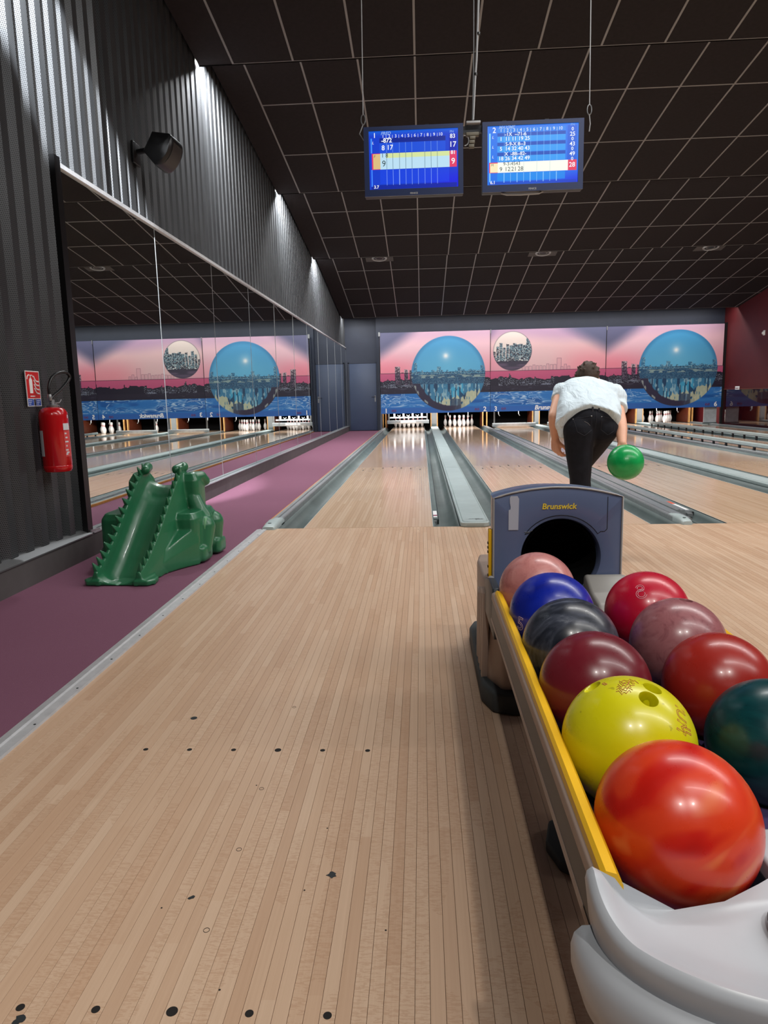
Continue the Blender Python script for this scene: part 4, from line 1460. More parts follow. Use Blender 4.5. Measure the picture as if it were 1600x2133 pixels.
MB().box(0.80, 0.905, 0.0, 0.07, 3.008, 3.026).build('top_plate', 'cable_grey', br, bevel=0.004)
MB().box(0.778, 0.917, 0.03, 0.07, 2.955, 3.0).build('cross_bar', 'mon_back', br)
M['tan'] = plain('khaki_plastic', (112, 106, 92), 0.6)
MB().box(0.80, 0.895, 0.02, 0.06, 2.93, 2.955).build('plug_block', 'tan', br, bevel=0.003)
for k in range(3):
    MB().box(0.826 - k * 0.003, 0.868 - k * 0.004, 0.018, 0.055, 2.905 - k * 0.028, 2.928 - k * 0.028).build('plug', 'tan', br, bevel=0.003)
MB().tube([(0.79 + 0.03 * math.cos(a), 0.03, 2.90 + 0.035 * math.sin(a)) for a in [-1.6 + 3.4 * i / 12 for i in range(13)]], 0.004, 5).build('wire_loop', 'cable_grey', br, smooth=60)

# ------------------------------------------------------------------ recessed downlights in the ceiling
for k, (x, lab) in enumerate(((-0.46, 'unlit round ceiling downlight nearest the mirrored wall'), (3.19, 'unlit round ceiling downlight in the middle of the three'), (6.83, 'unlit round ceiling downlight nearest the red wall'))):
    yb_ = 10.95
    zb_ = ceil_z(yb_)
    sl = math.atan2(3.36 - 4.22, 15.80 - 10.43)
    dl = thing('downlight', (x, yb_, zb_), lab, 'downlight', 'recessed ceiling downlights')
    dl.rotation_euler = (sl, 0, 0)
    me = MB().box(-0.31, 0.31, -0.22, 0.22, -0.012, -0.004).mesh('plate')
    link('plate', me, plain('downlight_plate', (74, 70, 68), 0.7), dl)
    me = MB().tube([(0.15 * math.cos(2 * PI * i / 24), 0.15 * math.sin(2 * PI * i / 24), -0.016) for i in range(24)], 0.022, 8, True).mesh('ring', smooth=60)
    link('ring', me, 'tbar', dl)
    me = MB().lathe([(0.13, -0.020), (0.13, -0.013)], n=24).mesh('lens')
    link('lens', me, 'black', dl)
    me = MB().tube([(0.085 * math.cos(2 * PI * i / 20), 0.085 * math.sin(2 * PI * i / 20), -0.02) for i in range(20)], 0.009, 6, True).mesh('inner_ring', smooth=60)
    link('inner_ring', me, 'tbar', dl)

# ------------------------------------------------------------------ small fittings on the red wall
s_ = thing('wall_sign', (RX - 0.03, 15.5, 1.07), 'small white notice above the glossy dado of the red wall', 'sign')
MB().box(RX - 0.03, RX - 0.014, 15.35, 15.62, 1.02, 1.12).build('plate', 'white', s_, bevel=0.004)
MB().box(RX - 0.032, RX - 0.030, 15.40, 15.57, 1.06, 1.075).build('printed_line', 'print_red', s_)
s_ = thing('wall_sensor', (RX - 0.05, 14.1, 2.5), 'small white sensor high on the red wall', 'sensor')
MB().box(RX - 0.02, RX - 0.001, 14.05, 14.15, 2.43, 2.56).build('base', 'white', s_, bevel=0.006)
MB().ball((RX - 0.03, 14.1, 2.49), 0.04, 12).build('dome', 'white', s_, smooth=60)

# ------------------------------------------------------------------ wall speaker
sp = thing('wall_speaker', (-1.72, 0.50, 3.06), 'black loudspeaker tilted down on the ribbed cladding above the mirrors', 'speaker')
rot = Matrix.Translation((-1.64, 0.45, 3.06)) @ Euler((math.radians(-6), math.radians(30), math.radians(-12))).to_matrix().to_4x4()


def xf(mb, m4):
    mb.v = [tuple(m4 @ Vector(v)) for v in mb.v]
    return mb


def dshape(sc, yv):
    pts = []
    for k in range(11):
        a = -PI / 2 + PI * k / 10
        pts.append((0.055 + 0.075 * math.cos(a) * sc, yv, 0.135 * math.sin(a) * sc))
    pts += [(-0.09 * sc, yv, 0.085 * sc), (-0.09 * sc, yv, -0.085 * sc)]
    return pts


body = MB().loft([dshape(0.80, -0.105), dshape(0.97, -0.09), dshape(1.0, -0.07), dshape(1.0, 0.07), dshape(0.97, 0.09), dshape(0.80, 0.105)])
xf(body, rot).build('cabinet', 'black', sp, smooth=40)
gr = MB().loft([[(x + 0.004, y_, z * 0.93) for (x, y_, z) in dshape(1.0, yv)[:11]] + [(0.05, yv, 0.12), (0.05, yv, -0.12)] for yv in (-0.072, 0.072)])
M['grille'] = plain('speaker_grille', (46, 42, 40), 0.55)
xf(gr, rot).build('grille', 'grille', sp, smooth=40)
MB().tube([(-1.885, 0.55, 3.09), (-1.80, 0.54, 3.10), (-1.73, 0.50, 3.08)], 0.022, 10).build('bracket_arm', 'black', sp, smooth=60)
MB().box(-1.905, -1.885, 0.47, 0.62, 2.99, 3.16).build('bracket_plate', 'black', sp, bevel=0.004)

# ------------------------------------------------------------------ fire extinguisher and sign
M['ext_red'] = plain('extinguisher_red', (190, 14, 22), 0.22, coat=0.5)
ex = thing('fire_extinguisher', (-1.79, -1.385, 0.63), 'red fire extinguisher with black hose hung beside the mirrors', 'fire extinguisher')
ec = (-1.79, -1.385, 0.0)
MB().lathe([(0.060, 0.632), (0.074, 0.634), (0.081, 0.645), (0.083, 0.66), (0.083, 0.668), (0.081, 0.672), (0.083, 0.676), (0.083, 0.97), (0.080, 0.99), (0.070, 1.008), (0.055, 1.018), (0.036, 1.023)], ec, 36).build('cylinder', 'ext_red', ex, smooth=40)
vh = MB().lathe([(0.030, 1.018), (0.032, 1.022), (0.032, 1.035), (0.018, 1.040), (0.016, 1.066), (0.010, 1.070)], ec, 20).build('valve', 'steel', ex, smooth=40)
MB().prism([(-1.42, 1.048), (-1.39, 1.062), (-1.31, 1.030), (-1.312, 1.022), (-1.39, 1.050)], -1.800, 'x', -1.782).build('lever', 'steel', vh)
MB().tube([(-1.79, -1.36, 1.045), (-1.77, -1.335, 1.05), (-1.765, -1.32, 1.068)], 0.004, 6).build('safety_pin', 'steel', vh)
MB().lathe([(0.011, 1.062), (0.013, 1.066), (0.013, 1.095), (0.010, 1.10)], (-1.79, -1.405, 0), 14).build('hose_fitting', 'steel', vh, smooth=40)
hose = [(-1.79, -1.405, 1.095), (-1.79, -1.405, 1.14), (-1.785, -1.38, 1.19), (-1.775, -1.32, 1.225), (-1.765, -1.24, 1.235), (-1.765, -1.19, 1.215), (-1.77, -1.20, 1.185), (-1.78, -1.28, 1.13), (-1.795, -1.35, 1.09), (-1.80, -1.375, 1.07)]


def smooth_path(pts, n=4):
    pts = [Vector(p) for p in pts]
    out = []
    for i in range(len(pts) - 1):
        p0, p1, p2, p3 = pts[max(i - 1, 0)], pts[i], pts[i + 1], pts[min(i + 2, len(pts) - 1)]
        for k in range(n):
            t = k / n
            out.append(0.5 * ((2 * p1) + (p2 - p0) * t + (2 * p0 - 5 * p1 + 4 * p2 - p3) * t * t + (3 * p1 - p0 - 3 * p2 + p3) * t ** 3))
    out.append(pts[-1])
    return out


MB().tube(smooth_path(hose, 5), 0.0095, 10).build('hose', 'black', ex, smooth=60)


def wrap_label(a0, a1, z0, z1, mat, name, r=0.0838):
    n = 10
    vs, fs = [], []
    for i in range(n + 1):
        a = a0 + (a1 - a0) * i / n
        for z in (z0, z1):
            vs.append((ec[0] + r * math.cos(a), ec[1] + r * math.sin(a), z))
    for i in range(n):
        fs.append((2 * i, 2 * i + 2, 2 * i + 3, 2 * i + 1))
    mb = MB()
    mb.add(vs, fs)
    return mb.build(name, mat, ex, smooth=60)


# camera looks at it along roughly +x/-y; angles measured from +x
ca = math.atan2(-4.2, 2.23)
M['ext_paper'] = plain('paper_label', (206, 210, 214), 0.6)
wrap_label(ca - 1.42, ca - 0.90, 0.73, 0.885, 'ext_paper', 'paper_label')
wrap_label(ca + 0.62, ca + 1.25, 0.885, 0.925, 'ext_paper', 'white_label')
wrap_label(ca + 0.62, ca + 1.25, 0.725, 0.880, plain('pale_red_label', (206, 70, 70), 0.5), 'instruction_label')
for k, zz in enumerate((0.86, 0.835, 0.81, 0.785, 0.76, 0.745, 0.735)):
    wrap_label(ca + 0.68 + 0.05 * (k % 2), ca + 0.86 + 0.07 * (k % 3), zz, zz + 0.009, 'ext_paper', 'printed_line', 0.0841)
wrap_label(ca + 1.12, ca + 1.25, 0.955, 0.975, 'ext_paper', 'tag_label')
sg = thing('fire_sign', (-1.87, -1.41, 1.03), 'red and blue fire extinguisher sign above the extinguisher', 'sign')
SY0, SY1, SXp = -1.487, -1.335, WX + 0.014
MB().box(SXp, SXp + 0.004, SY0, SY1, 1.03, 1.24).build('plate', 'white', sg)
M['sign_red'] = plain('sign_red', (205, 28, 30), 0.4)
M['sign_blue'] = plain('sign_blue', (20, 70, 165), 0.4)
X1, X2 = SXp + 0.0042, SXp + 0.0050
MB().box(X1 - 0.0004, X2 - 0.0004, SY0 + 0.006, SY1 - 0.006, 1.078, 1.234).build('red_field', 'sign_red', sg)
MB().box(X1 - 0.0004, X2 - 0.0004, SY0 + 0.006, SY0 + 0.066, 1.035, 1.073).build('blue_field', 'sign_blue', sg)
MB().box(X1 - 0.0004, X2 - 0.0004, SY0 + 0.070, SY0 + 0.088, 1.035, 1.073).build('black_field', 'black', sg)
MB().box(X1 - 0.0004, X2 - 0.0004, SY0 + 0.092, SY1 - 0.006, 1.035, 1.073).build('blue_field', 'sign_blue', sg)
MB().prism([(-1.452, 1.108), (-1.418, 1.108), (-1.418, 1.185), (-1.428, 1.198), (-1.442, 1.198), (-1.452, 1.185)], X1, 'x', X2).build('extinguisher_pictogram', 'print_white', sg)
MB().tube([(X2, -1.435, 1.197), (X2, -1.436, 1.213), (X2, -1.455, 1.216), (X2, -1.470, 1.205), (X2, -1.474, 1.19)], 0.0035, 5).build('hose_pictogram', 'print_white', sg)
MB().tube([(X2, -1.436, 1.213), (X2, -1.418, 1.214), (X2, -1.408, 1.205)], 0.003, 5).build('hose_pictogram', 'print_white', sg)
for k in range(4):
    z = 1.105 + k * 0.024
    MB().tube(smooth_path([(X2, -1.352, z), (X2, -1.378, z + 0.004), (X2, -1.394, z + 0.020), (X2, -1.402, z + 0.034)], 3), [0.0045] * 9 + [0.0015], 5).build('flame_pictogram', 'print_white', sg)
MB().box(X1, X2, -1.452, -1.40, 1.088, 1.093).build('printed_line', 'print_white', sg)
for k in range(2):
    for q in range(3):
        MB().box(X1, X2, SY0 + 0.012 + k * 0.087, SY0 + 0.05 + k * 0.087 - 0.008 * q, 1.062 - q * 0.010, 1.065 - q * 0.010).build('printed_line', 'print_white', sg)

# ------------------------------------------------------------------ crocodile ball ramp
M['croc'] = plain('moulded_green_plastic', (34, 100, 66), 0.34, var=0.06, vscale=6, coat=0.15)
M['croc_pale'] = plain('pale_green_plastic', (84, 140, 96), 0.45)  # one even, paler green for the thigh bulges
CX, CB = -1.315, Vector((-1.315, -1.2, 0.0))
croc = thing('crocodile_ramp', CB, 'green moulded plastic crocodile ball ramp for children on the carpet', 'ball ramp')
RAIL = [(-1.735, 0.078), (-1.68, 0.100), (-1.60, 0.140), (-1.48, 0.225), (-1.34, 0.340), (-1.20, 0.460), (-1.10, 0.535), (-1.03, 0.575), (-0.97, 0.590), (-0.93, 0.585)]


def rail_z(y_):
    for (a, za), (b, zb) in zip(RAIL, RAIL[1:]):
        if a <= y_ <= b:
            return za + (zb - za) * (y_ - a) / (b - a)
    return RAIL[0][1] if y_ < RAIL[0][0] else RAIL[-1][1]


def rw(y_):       # half width of the ramp at the rails
    t = (y_ + 1.735) / 0.8
    return 0.142 + 0.004 * math.sin(t * 3)


rings = []
NY = 40
for j in range(NY + 1):
    y_ = -1.735 + 0.81 * j / NY
    zr, hw = rail_z(y_), rw(y_)
    dep = 0.150 * min(1, 0.45 + (y_ + 1.735) * 5) * (1.0 if y_ < -1.05 else max(0.55, 1 - (y_ + 1.05) * 3))
    if y_ < -1.66:
        dep = min(dep, zr - 0.012)
    flare = 0.012 + 0.05 * min(1, zr / 0.5)
    r_ = [(CX - hw - flare, y_, 0.0), (CX - hw - flare * 0.55, y_, zr * 0.5), (CX - hw, y_, zr - 0.012), (CX - hw + 0.006, y_, zr), (CX - hw + 0.024, y_, zr)]
    for k in range(1, 12):
        a = PI * k / 12
        r_.append((CX - (hw - 0.026) * math.cos(a), y_, zr - 0.006 - dep * math.sin(a) ** 0.7))
    r_ += [(CX + hw - 0.024, y_, zr), (CX + hw - 0.006, y_, zr), (CX + hw, y_, zr - 0.012), (CX + hw + flare * 0.55, y_, zr * 0.5), (CX + hw + flare, y_, 0.0)]
    rings.append(r_)
mb = MB().loft(rings)


def rbox(mb, x0, x1, y0, y1, z0, z1, r):
    """rounded box as a loft of superellipse slices"""
    sl = []
    for k in range(9):
        t = -1 + 2 * k / 8
        q = (1 - abs(t) ** 5) ** 0.5 if abs(t) < 1 else 0.0
        sh = r * (1 - q)
        z = (z0 + z1) / 2 + (z1 - z0) / 2 * t
        pts = []
        for i in range(24):
            a = 2 * PI * i / 24
            ex_ = 0.45
            cxx, syy = math.cos(a), math.sin(a)
            pts.append(((x0 + x1) / 2 + ((x1 - x0) / 2 - sh) * math.copysign(abs(cxx) ** ex_, cxx), (y0 + y1) / 2 + ((y1 - y0) / 2 - sh) * math.copysign(abs(syy) ** ex_, syy), z))
        sl.append(pts)
    mb.loft(sl)


for s_ in (-1, 1):
    def xs(a, b):
        return (CX + s_ * a, CX + s_ * b) if s_ > 0 else (CX + s_ * b, CX + s_ * a)
    rbox(mb, *xs(0.125, 0.305 if s_ > 0 else 0.365), -1.23, -0.80, 0.045, 0.330, 0.025)           # flank and shoulder
    rbox(mb, *xs(0.10, 0.245), -1.02, -0.84, 0.20, 0.565, 0.03)              # neck behind the rail
    mb.chain([(CX + s_ * 0.19, -0.94, 0.53), (CX + s_ * 0.225, -0.88, 0.535), (CX + s_ * 0.24, -0.85, 0.50)], [0.045, 0.036, 0.034])   # hand knob
    mb.chain([(CX + s_ * 0.20, -0.98, 0.40), (CX + s_ * 0.24, -1.0, 0.32), (CX + s_ * 0.28, -1.0, 0.27)], [0.05, 0.055, 0.05])           # fillet
    mb.chain([(CX + s_ * 0.105, -1.01, 0.595), (CX + s_ * 0.125, -0.93, 0.605)], [0.030, 0.034])                                         # crest
    rbox(mb, *xs(0.225, 0.335 if s_ > 0 else 0.375), -1.20, -1.02, 0.0, 0.115, 0.03)             # front foot
    rbox(mb, *xs(0.22, 0.345), -0.93, -0.77, 0.0, 0.115, 0.03)              # rear foot
    mb.chain([(CX + s_ * 0.29, -1.06, 0.22), (CX + s_ * 0.305, -1.11, 0.08)], [0.075, 0.045])
    mb.chain([(CX + s_ * 0.28, -0.86, 0.22), (CX + s_ * 0.29, -0.85, 0.08)], [0.075, 0.045])
    # flared side wall running from the ramp to the flank
    fl = []
    for j in range(11):
        t = j / 10
        xo, h = CX + s_ * (0.15 + 0.155 * t ** 1.8), 0.04 + 0.20 * t
        y_ = -1.62 + 0.42 * t
        fl.append([(CX + s_ * 0.125, y_, 0.0), (xo, y_, 0.0), (xo, y_, h * 0.6), (xo - s_ * 0.02, y_, h), (CX + s_ * 0.125, y_, h)])
    mb.loft(fl)
    mb.prism([(CX + s_ * 0.10, -1.748), (CX + s_ * 0.185, -1.742), (CX + s_ * 0.215, -1.70), (CX + s_ * 0.205, -1.63), (CX + s_ * 0.15, -1.56), (CX + s_ * 0.10, -1.56)], 0.0, 'z', 0.030)   # toe plate
rbox(mb, CX - 0.14, CX + 0.14, -0.98, -0.80, 0.03, 0.44, 0.04)
cm_ = fuse(mb, 'ramp_body', 0.0065, 3, CB, 0.45)
link('ramp_body', cm_, 'croc', croc)
for s_ in (-1, 1):
    for k in range(14):
        y_ = -1.700 + k * 0.0565
        z = rail_z(y_)
        hw = rw(y_)
        dzs = (rail_z(y_ + 0.02) - rail_z(y_ - 0.02)) / 0.04
        L_ = math.hypot(1, dzs)
        t = Vector((0, 1 / L_, dzs / L_))
        nn = Vector((0, -dzs / L_, 1 / L_))
        b0 = Vector((CX + s_ * (hw - 0.014), y_, z - 0.008))
        sd = Vector((s_ * 0.013, 0, 0))
        base = [b0 - sd - t * 0.026, b0 + sd - t * 0.028, b0 + sd + t * 0.020, b0 - sd + t * 0.018]
        top = [b0 + sd * 0.8 + nn * 0.056 - t * 0.012, b0 + sd * 1.3 + nn * 0.056 - t * 0.012, b0 + sd * 1.3 + nn * 0.056 - t * 0.006, b0 + sd * 0.8 + nn * 0.056 - t * 0.006]
        m_ = MB()
        m_.loft([base, top])
        m_.build('spike', 'croc', croc, bevel=0.003)
    m_ = MB().ball((CX + s_ * (0.312 if s_ > 0 else 0.368), -1.085, 0.215), 0.062, 20, (0.42, 0.72, 1.15))
    m_.build('thigh', 'croc_pale', croc, smooth=60)

croc.rotation_euler = (0, 0, -0.042)
croc.location.x += 0.016

# ------------------------------------------------------------------ ball return
M['hood'] = plain('hood_slate_blue', (86, 98, 128), 0.3, var=0.04, vscale=4, coat=0.2)
M['hood_edge'] = plain('hood_edge_grey', (150, 146, 144), 0.4)
M['yellow'] = plain('yellow_bumper', (222, 172, 12), 0.4)
M['beige'] = plain('beige_grey_plastic', (160, 140, 128), 0.5)
M['darkrail'] = plain('dark_grey_rail', (36, 42, 50), 0.45)
M['violet'] = plain('violet_bed', (74, 62, 104), 0.5)
M['tray'] = plain('pale_grey_tray', (176, 180, 186), 0.32, var=0.05, vscale=5)
M['yellow_print'] = plain('yellow_print', (214, 184, 50), 0.5)
M['rubber'] = plain('rubber_skirt', (48, 52, 54), 0.7)
M['chrome'] = plain('chrome', (210, 210, 214), 0.12, 1.0)
RC = 0.905
ret = thing('ball_return', (RC, -3.6, 0), 'ball return with slate hood, yellow-edged rack and pale end tray', 'ball return')
HC = (0.8945, 0.505)


def hood_outline(a, inset=0.0):
    """radius from the mouth centre to the outline in direction a"""
    x0, x1, z0 = 0.672 + inset, 1.092 - inset, 0.30 + inset
    best = 0.05
    lo, hi = 0.05, 0.6
    for _ in range(26):
        m = (lo + hi) / 2
        x, z = HC[0] + m * math.cos(a), HC[1] + m * math.sin(a)
        zt = 0.742 - inset - 0.034 * ((x - 0.882) / 0.21) ** 2
        if x0 < x < x1 and z0 < z < zt:
            lo = m
        else:
            hi = m
    return lo


NA = 96
angs = [2 * PI * i / NA + 0.0001 for i in range(NA)]
corner = [math.atan2(0.708 - HC[1], 0.672 - HC[0]), math.atan2(0.708 - HC[1], 1.092 - HC[0]), math.atan2(0.30 - HC[1], 0.672 - HC[0]), math.atan2(0.30 - HC[1], 1.092 - HC[0])]
angs = sorted([a % (2 * PI) for a in angs + corner])


def ring_pts(f, y_):
    return [(HC[0] + f(a) * math.cos(a), y_, HC[1] + f(a) * math.sin(a)) for a in angs]


RM = 0.131
hood = MB()
back = lambda a: hood_outline(a) * 0.90
hood.loft([ring_pts(lambda a: RM - 0.012, -3.20), ring_pts(lambda a: RM - 0.004, -3.285), ring_pts(lambda a: RM, -3.296), ring_pts(lambda a: RM + 0.010, -3.300), ring_pts(lambda a: hood_outline(a) - 0.008, -3.300),
           ring_pts(lambda a: hood_outline(a) - 0.002, -3.297), ring_pts(lambda a: hood_outline(a), -3.290), ring_pts(lambda a: hood_outline(a) * 0.985, -3.20), ring_pts(back, -3.03), ring_pts(lambda a: 0.05, -3.02)], caps=False)
hd = hood.build('hood', 'hood', ret, smooth=32)
MB().loft([ring_pts(lambda a: RM - 0.0125, -3.285), ring_pts(lambda a: RM - 0.020, -3.08), ring_pts(lambda a: 0.002, -3.075)], caps=False).build('mouth_lining', 'blackmatte', hd, smooth=40)
MB().box(HC[0] - 0.08, HC[0] + 0.08, -3.074, -3.06, HC[1] - 0.08, HC[1] + 0.08).build('mouth_back', 'blackmatte', hd)
edge_pts = [(x, -3.301, 0.742 - 0.034 * ((x - 0.882) / 0.21) ** 2 - 0.003) for x in [0.675 + 0.414 * i / 20 for i in range(21)]]
MB().tube([(0.674, -3.300, 0.31)] + edge_pts + [(1.090, -3.300, 0.31)], 0.0035, 6).build('edge_trim', 'hood_edge', hd, smooth=60)
inset = [(0.775, 0.592), (0.790, 0.592), (0.802, 0.597)]
for k in range(17):
    a = math.radians(146 - 112 * k / 16)
    inset.append((HC[0] + 0.142 * math.cos(a), HC[1] + 0.142 * math.sin(a)))
inset += [(1.022, 0.592), (1.034, 0.592), (1.042, 0.600), (1.042, 0.706)]
MB().tube([(x, -3.3005, z) for x, z in inset], 0.0011, 5).build('panel_groove', 'black', hd)
text_on_front('Brunswick', 0.886, -3.3022, 0.676, 0.0262, 'yellow_print', hd, 'lettering', shear=0.12, bold=0.0006)
MB().prism([(0.7235, 0.600), (0.755, 0.600), (0.757, 0.703), (0.752, 0.712), (0.730, 0.712), (0.727, 0.706), (0.7275, 0.690), (0.730, 0.676), (0.729, 0.668), (0.7235, 0.666)], -3.3025, 'y', -3.3005).build('tape_patch', plain('silver_tape', (164, 166, 178), 0.5), hd)
MB().box(0.660, 0.671, -3.288, -3.262, 0.425, 0.600).build('side_strip', 'yellow', hd, bevel=0.002)
for zz in (0.55, 0.535, 0.52, 0.47, 0.44):
    MB().box(0.657, 0.661, -3.286, -3.270, zz, zz + 0.006).build('side_clip', 'black', hd)
# pedestal
MB().prism([(0.675, -2.70), (0.66, -2.80), (0.66, -3.26), (0.70, -3.36), (1.11, -3.36), (1.15, -3.26), (1.15, -2.80), (1.10, -2.70)], 0.05, 'z', 0.385).build('pedestal', 'beige', ret, bevel=0.012)
MB().prism([(0.66, -2.62), (0.635, -2.70), (0.635, -3.30), (0.665, -3.385), (0.73, -3.41), (1.08, -3.41), (1.145, -3.385), (1.175, -3.30), (1.175, -2.70), (1.15, -2.62)], 0.0, 'z', 0.072).build('base_skirt', 'rubber', ret, bevel=0.012)
for k in range(4):
    MB().prism([(-3.02 - k * 0.065, 0.06), (-3.05 - k * 0.065, 0.06), (-3.09 - k * 0.075, 0.33 + 0.02 * k), (-3.06 - k * 0.075, 0.345 + 0.02 * k)], 0.640, 'x', 0.662).build('side_fin', 'beige', ret, bevel=0.003)
MB().prism([(-3.30, 0.33), (-3.30, 0.44), (-3.44, 0.475), (-3.56, 0.475), (-3.62, 0.40), (-3.60, 0.33)], 0.646, 'x', 0.668).build('shoulder_plate', 'darkrail', ret, bevel=0.004)
# throat mouldings beside the first balls
MB().prism([(-3.315, 0.34), (-3.315, 0.452), (-3.345, 0.458), (-3.375, 0.445), (-3.42, 0.425), (-3.52, 0.415), (-3.58, 0.36), (-3.58, 0.34)], 0.965, 'x', 1.095).build('throat_moulding', plain('throat_grey', (142, 140, 136), 0.45), ret, bevel=0.014)
MB().prism([(-3.33, 0.38), (-3.33, 0.455), (-3.42, 0.462), (-3.50, 0.452), (-3.58, 0.43), (-3.60, 0.38)], 0.655, 'x', 0.672).build('throat_moulding', 'tray', ret, bevel=0.006)
# rack bed and rails
MB().box(0.668, 1.142, -4.78, -3.30, 0.325, 0.345).build('bed', 'violet', ret)
MB().prism([(0.884, 0.345), (0.892, 0.395), (0.899, 0.402), (0.911, 0.402), (0.918, 0.395), (0.926, 0.345)], -4.76, 'y', -3.40).build('centre_ridge', 'darkrail', ret)
for tx in (0.771, 1.040):
    for q in (-0.062, 0.062):
        MB().tube([(tx + q, -3.35, 0.379 if tx < 0.9 else 0.362), (tx + q + 0.004, -4.76, 0.355 if tx < 0.9 else 0.330)], 0.0085, 8).build('ball_runner', 'darkrail', ret, smooth=60)
for s_, x0 in ((1, 0.640), (-1, 1.170)):
    def q(px):
        return x0 + s_ * px
    MB().prism([(q(0.001), 0.380), (q(0.020), 0.380), (q(0.020), 0.387), (q(0.003), 0.388)], -4.815, 'y', -3.56).build('lower_lip', 'beige', ret)
    MB().prism([(q(0.004), 0.386), (q(0.022), 0.386), (q(0.022), 0.442), (q(0.006), 0.442)], -4.815, 'y', -3.56).build('rail_groove', 'darkrail', ret)
    MB().prism([(q(0.003), 0.442), (q(0.022), 0.442), (q(0.022), 0.462), (q(0.010), 0.466), (q(0.004), 0.460)], -4.815, 'y', -3.56).build('outer_rail', 'beige', ret, bevel=0.002)
    MB().prism([(q(0.008), 0.462), (q(0.010), 0.475), (q(0.015), 0.480), (q(0.028), 0.476), (q(0.036), 0.462), (q(0.038), 0.43), (q(0.030), 0.43), (q(0.022), 0.455)], -4.82, 'y', -3.60).build('yellow_bumper', 'yellow', ret, smooth=30)
    MB().box(min(q(0.018), q(0.030)), max(q(0.018), q(0.030)), -4.78, -3.34, 0.335, 0.42).build('inner_skirt', 'violet', ret)
# rear support under the tray
MB().box(0.78, 1.03, -4.20, -4.02, 0.02, 0.33).build('rear_leg', 'beige', ret, bevel=0.01)
MB().prism([(0.715, -4.10), (0.735, -4.17), (0.80, -4.22), (1.01, -4.22), (1.075, -4.17), (1.095, -4.10), (1.075, -4.02), (1.01, -3.98), (0.80, -3.98), (0.735, -4.02)], 0.0, 'z', 0.028).build('rear_foot', 'rubber', ret, bevel=0.006)


# end tray
def tray_ring(off, z, horn=0.0):
    pts = []
    for i in range(81):
        a = PI + PI * i / 80
        c_, s_ = math.cos(a), math.sin(a)
        yy = -4.832 - (0.165 + off) * abs(s_) ** 0.95
        pts.append((RC + (0.275 + off) * c_, yy, z + horn * max(0.0, 1 - abs(s_) * 2.2) ** 1.5))
    zr_ = min(z, 0.424)
    pts += [(RC + 0.275 + off, -4.822, z + horn * 0.95), (RC + 0.165, -4.80, zr_), (RC + 0.10, -4.77, zr_), (RC, -4.735, zr_), (RC - 0.045, -4.764, zr_), (RC - 0.10, -4.796, zr_), (RC - 0.165, -4.812, zr_), (RC - 0.275 - off, -4.822, z + horn * 0.95)]
    return pts


def tray_dish(f, z):
    rg = tray_ring(0.0, 0)
    return [(RC + (x - RC) * f, -4.765 + (y_ + 4.765) * f, min(z, 0.424) if 81 < i < 88 else z) for i, (x, y_, _) in enumerate(rg)]


low = MB().loft([tray_ring(-0.07, 0.285), tray_ring(-0.025, 0.295), tray_ring(0.002, 0.320), tray_ring(0.014, 0.360), tray_ring(0.015, 0.385), tray_ring(0.011, 0.400), tray_ring(0.002, 0.409), tray_ring(-0.02, 0.411)])
low.build('tray_skirt', 'tray', ret, smooth=50)
upm = MB().loft([tray_ring(-0.03, 0.400), tray_ring(-0.010, 0.404), tray_ring(-0.006, 0.412, 0.01), tray_ring(0.0, 0.440, 0.034), tray_ring(-0.002, 0.448, 0.036), tray_ring(-0.008, 0.453, 0.036), tray_ring(-0.017, 0.450, 0.034)]
                + [tray_ring(-0.030, 0.443, 0.022), tray_ring(-0.048, 0.435, 0.010), tray_ring(-0.066, 0.429, 0.003), tray_ring(-0.085, 0.4242)])
tr = upm.build('tray', 'tray', ret, smooth=50)
MB().prism([(0.893, -4.80), (0.893, -4.70), (0.915, -4.64), (1.15, -4.64), (1.165, -4.80)], 0.335, 'z', 0.421).build('tray_apron', 'tray', tr, bevel=0.006)
MB().tube([(0.862 + 0.026 * math.cos(a), -4.862 + 0.040 * math.sin(a), 0.436) for a in [2 * PI * i / 24 for i in range(24)]], 0.006, 8, True).build('button_ring', 'black', tr, smooth=60)
MB().ball((0.862, -4.862, 0.434), 0.024, 16, (1, 1.4, 0.35)).build('button', 'chrome', tr, smooth=60)

# ------------------------------------------------------------------ bowling balls
BR = 0.1085
M['b_pink'] = mat_ball('ball_dusty_pink', [(150, 88, 88), (182, 118, 114), (196, 136, 130)], 10, 3, seed=1)
M['b_blue'] = mat_ball('ball_royal_blue', [(8, 22, 120), (14, 40, 165)], 6, 1, seed=2)
M['b_grey'] = mat_ball('ball_marbled_grey', [(22, 24, 34), (34, 38, 48), (62, 66, 78), (112, 116, 124)], 5.5, 2.2, seed=3, stretch=(1, 2.6, 0.9), detail=9)
M['b_maroon'] = mat_ball('ball_maroon', [(92, 18, 30), (112, 28, 40)], 5, 1, seed=4)
M['b_yellow'] = mat_ball('ball_yellow', [(196, 190, 8), (214, 208, 16)], 4, 1, seed=5, spots=(130, 120, 10))
M['b_orange'] = mat_ball('ball_orange_swirl', [(176, 20, 12), (190, 28, 16), (206, 56, 24), (206, 58, 26), (216, 104, 58), (186, 30, 18)], 3.6, 2.4, seed=9.3, detail=1.5)
M['b_red'] = mat_ball('ball_crimson', [(176, 12, 42), (192, 20, 54)], 5, 1, seed=6)
M['b_mauve'] = mat_ball('ball_mauve', [(120, 66, 72), (146, 92, 96), (134, 80, 84)], 12, 4, seed=7)
M['b_brick'] = mat_ball('ball_brick_red', [(140, 26, 20), (156, 38, 28)], 5, 1, seed=8)
M['b_teal'] = mat_ball('ball_dark_teal', [(4, 44, 50), (8, 66, 70)], 8, 3, seed=2.5, stretch=(1, 1, 3))
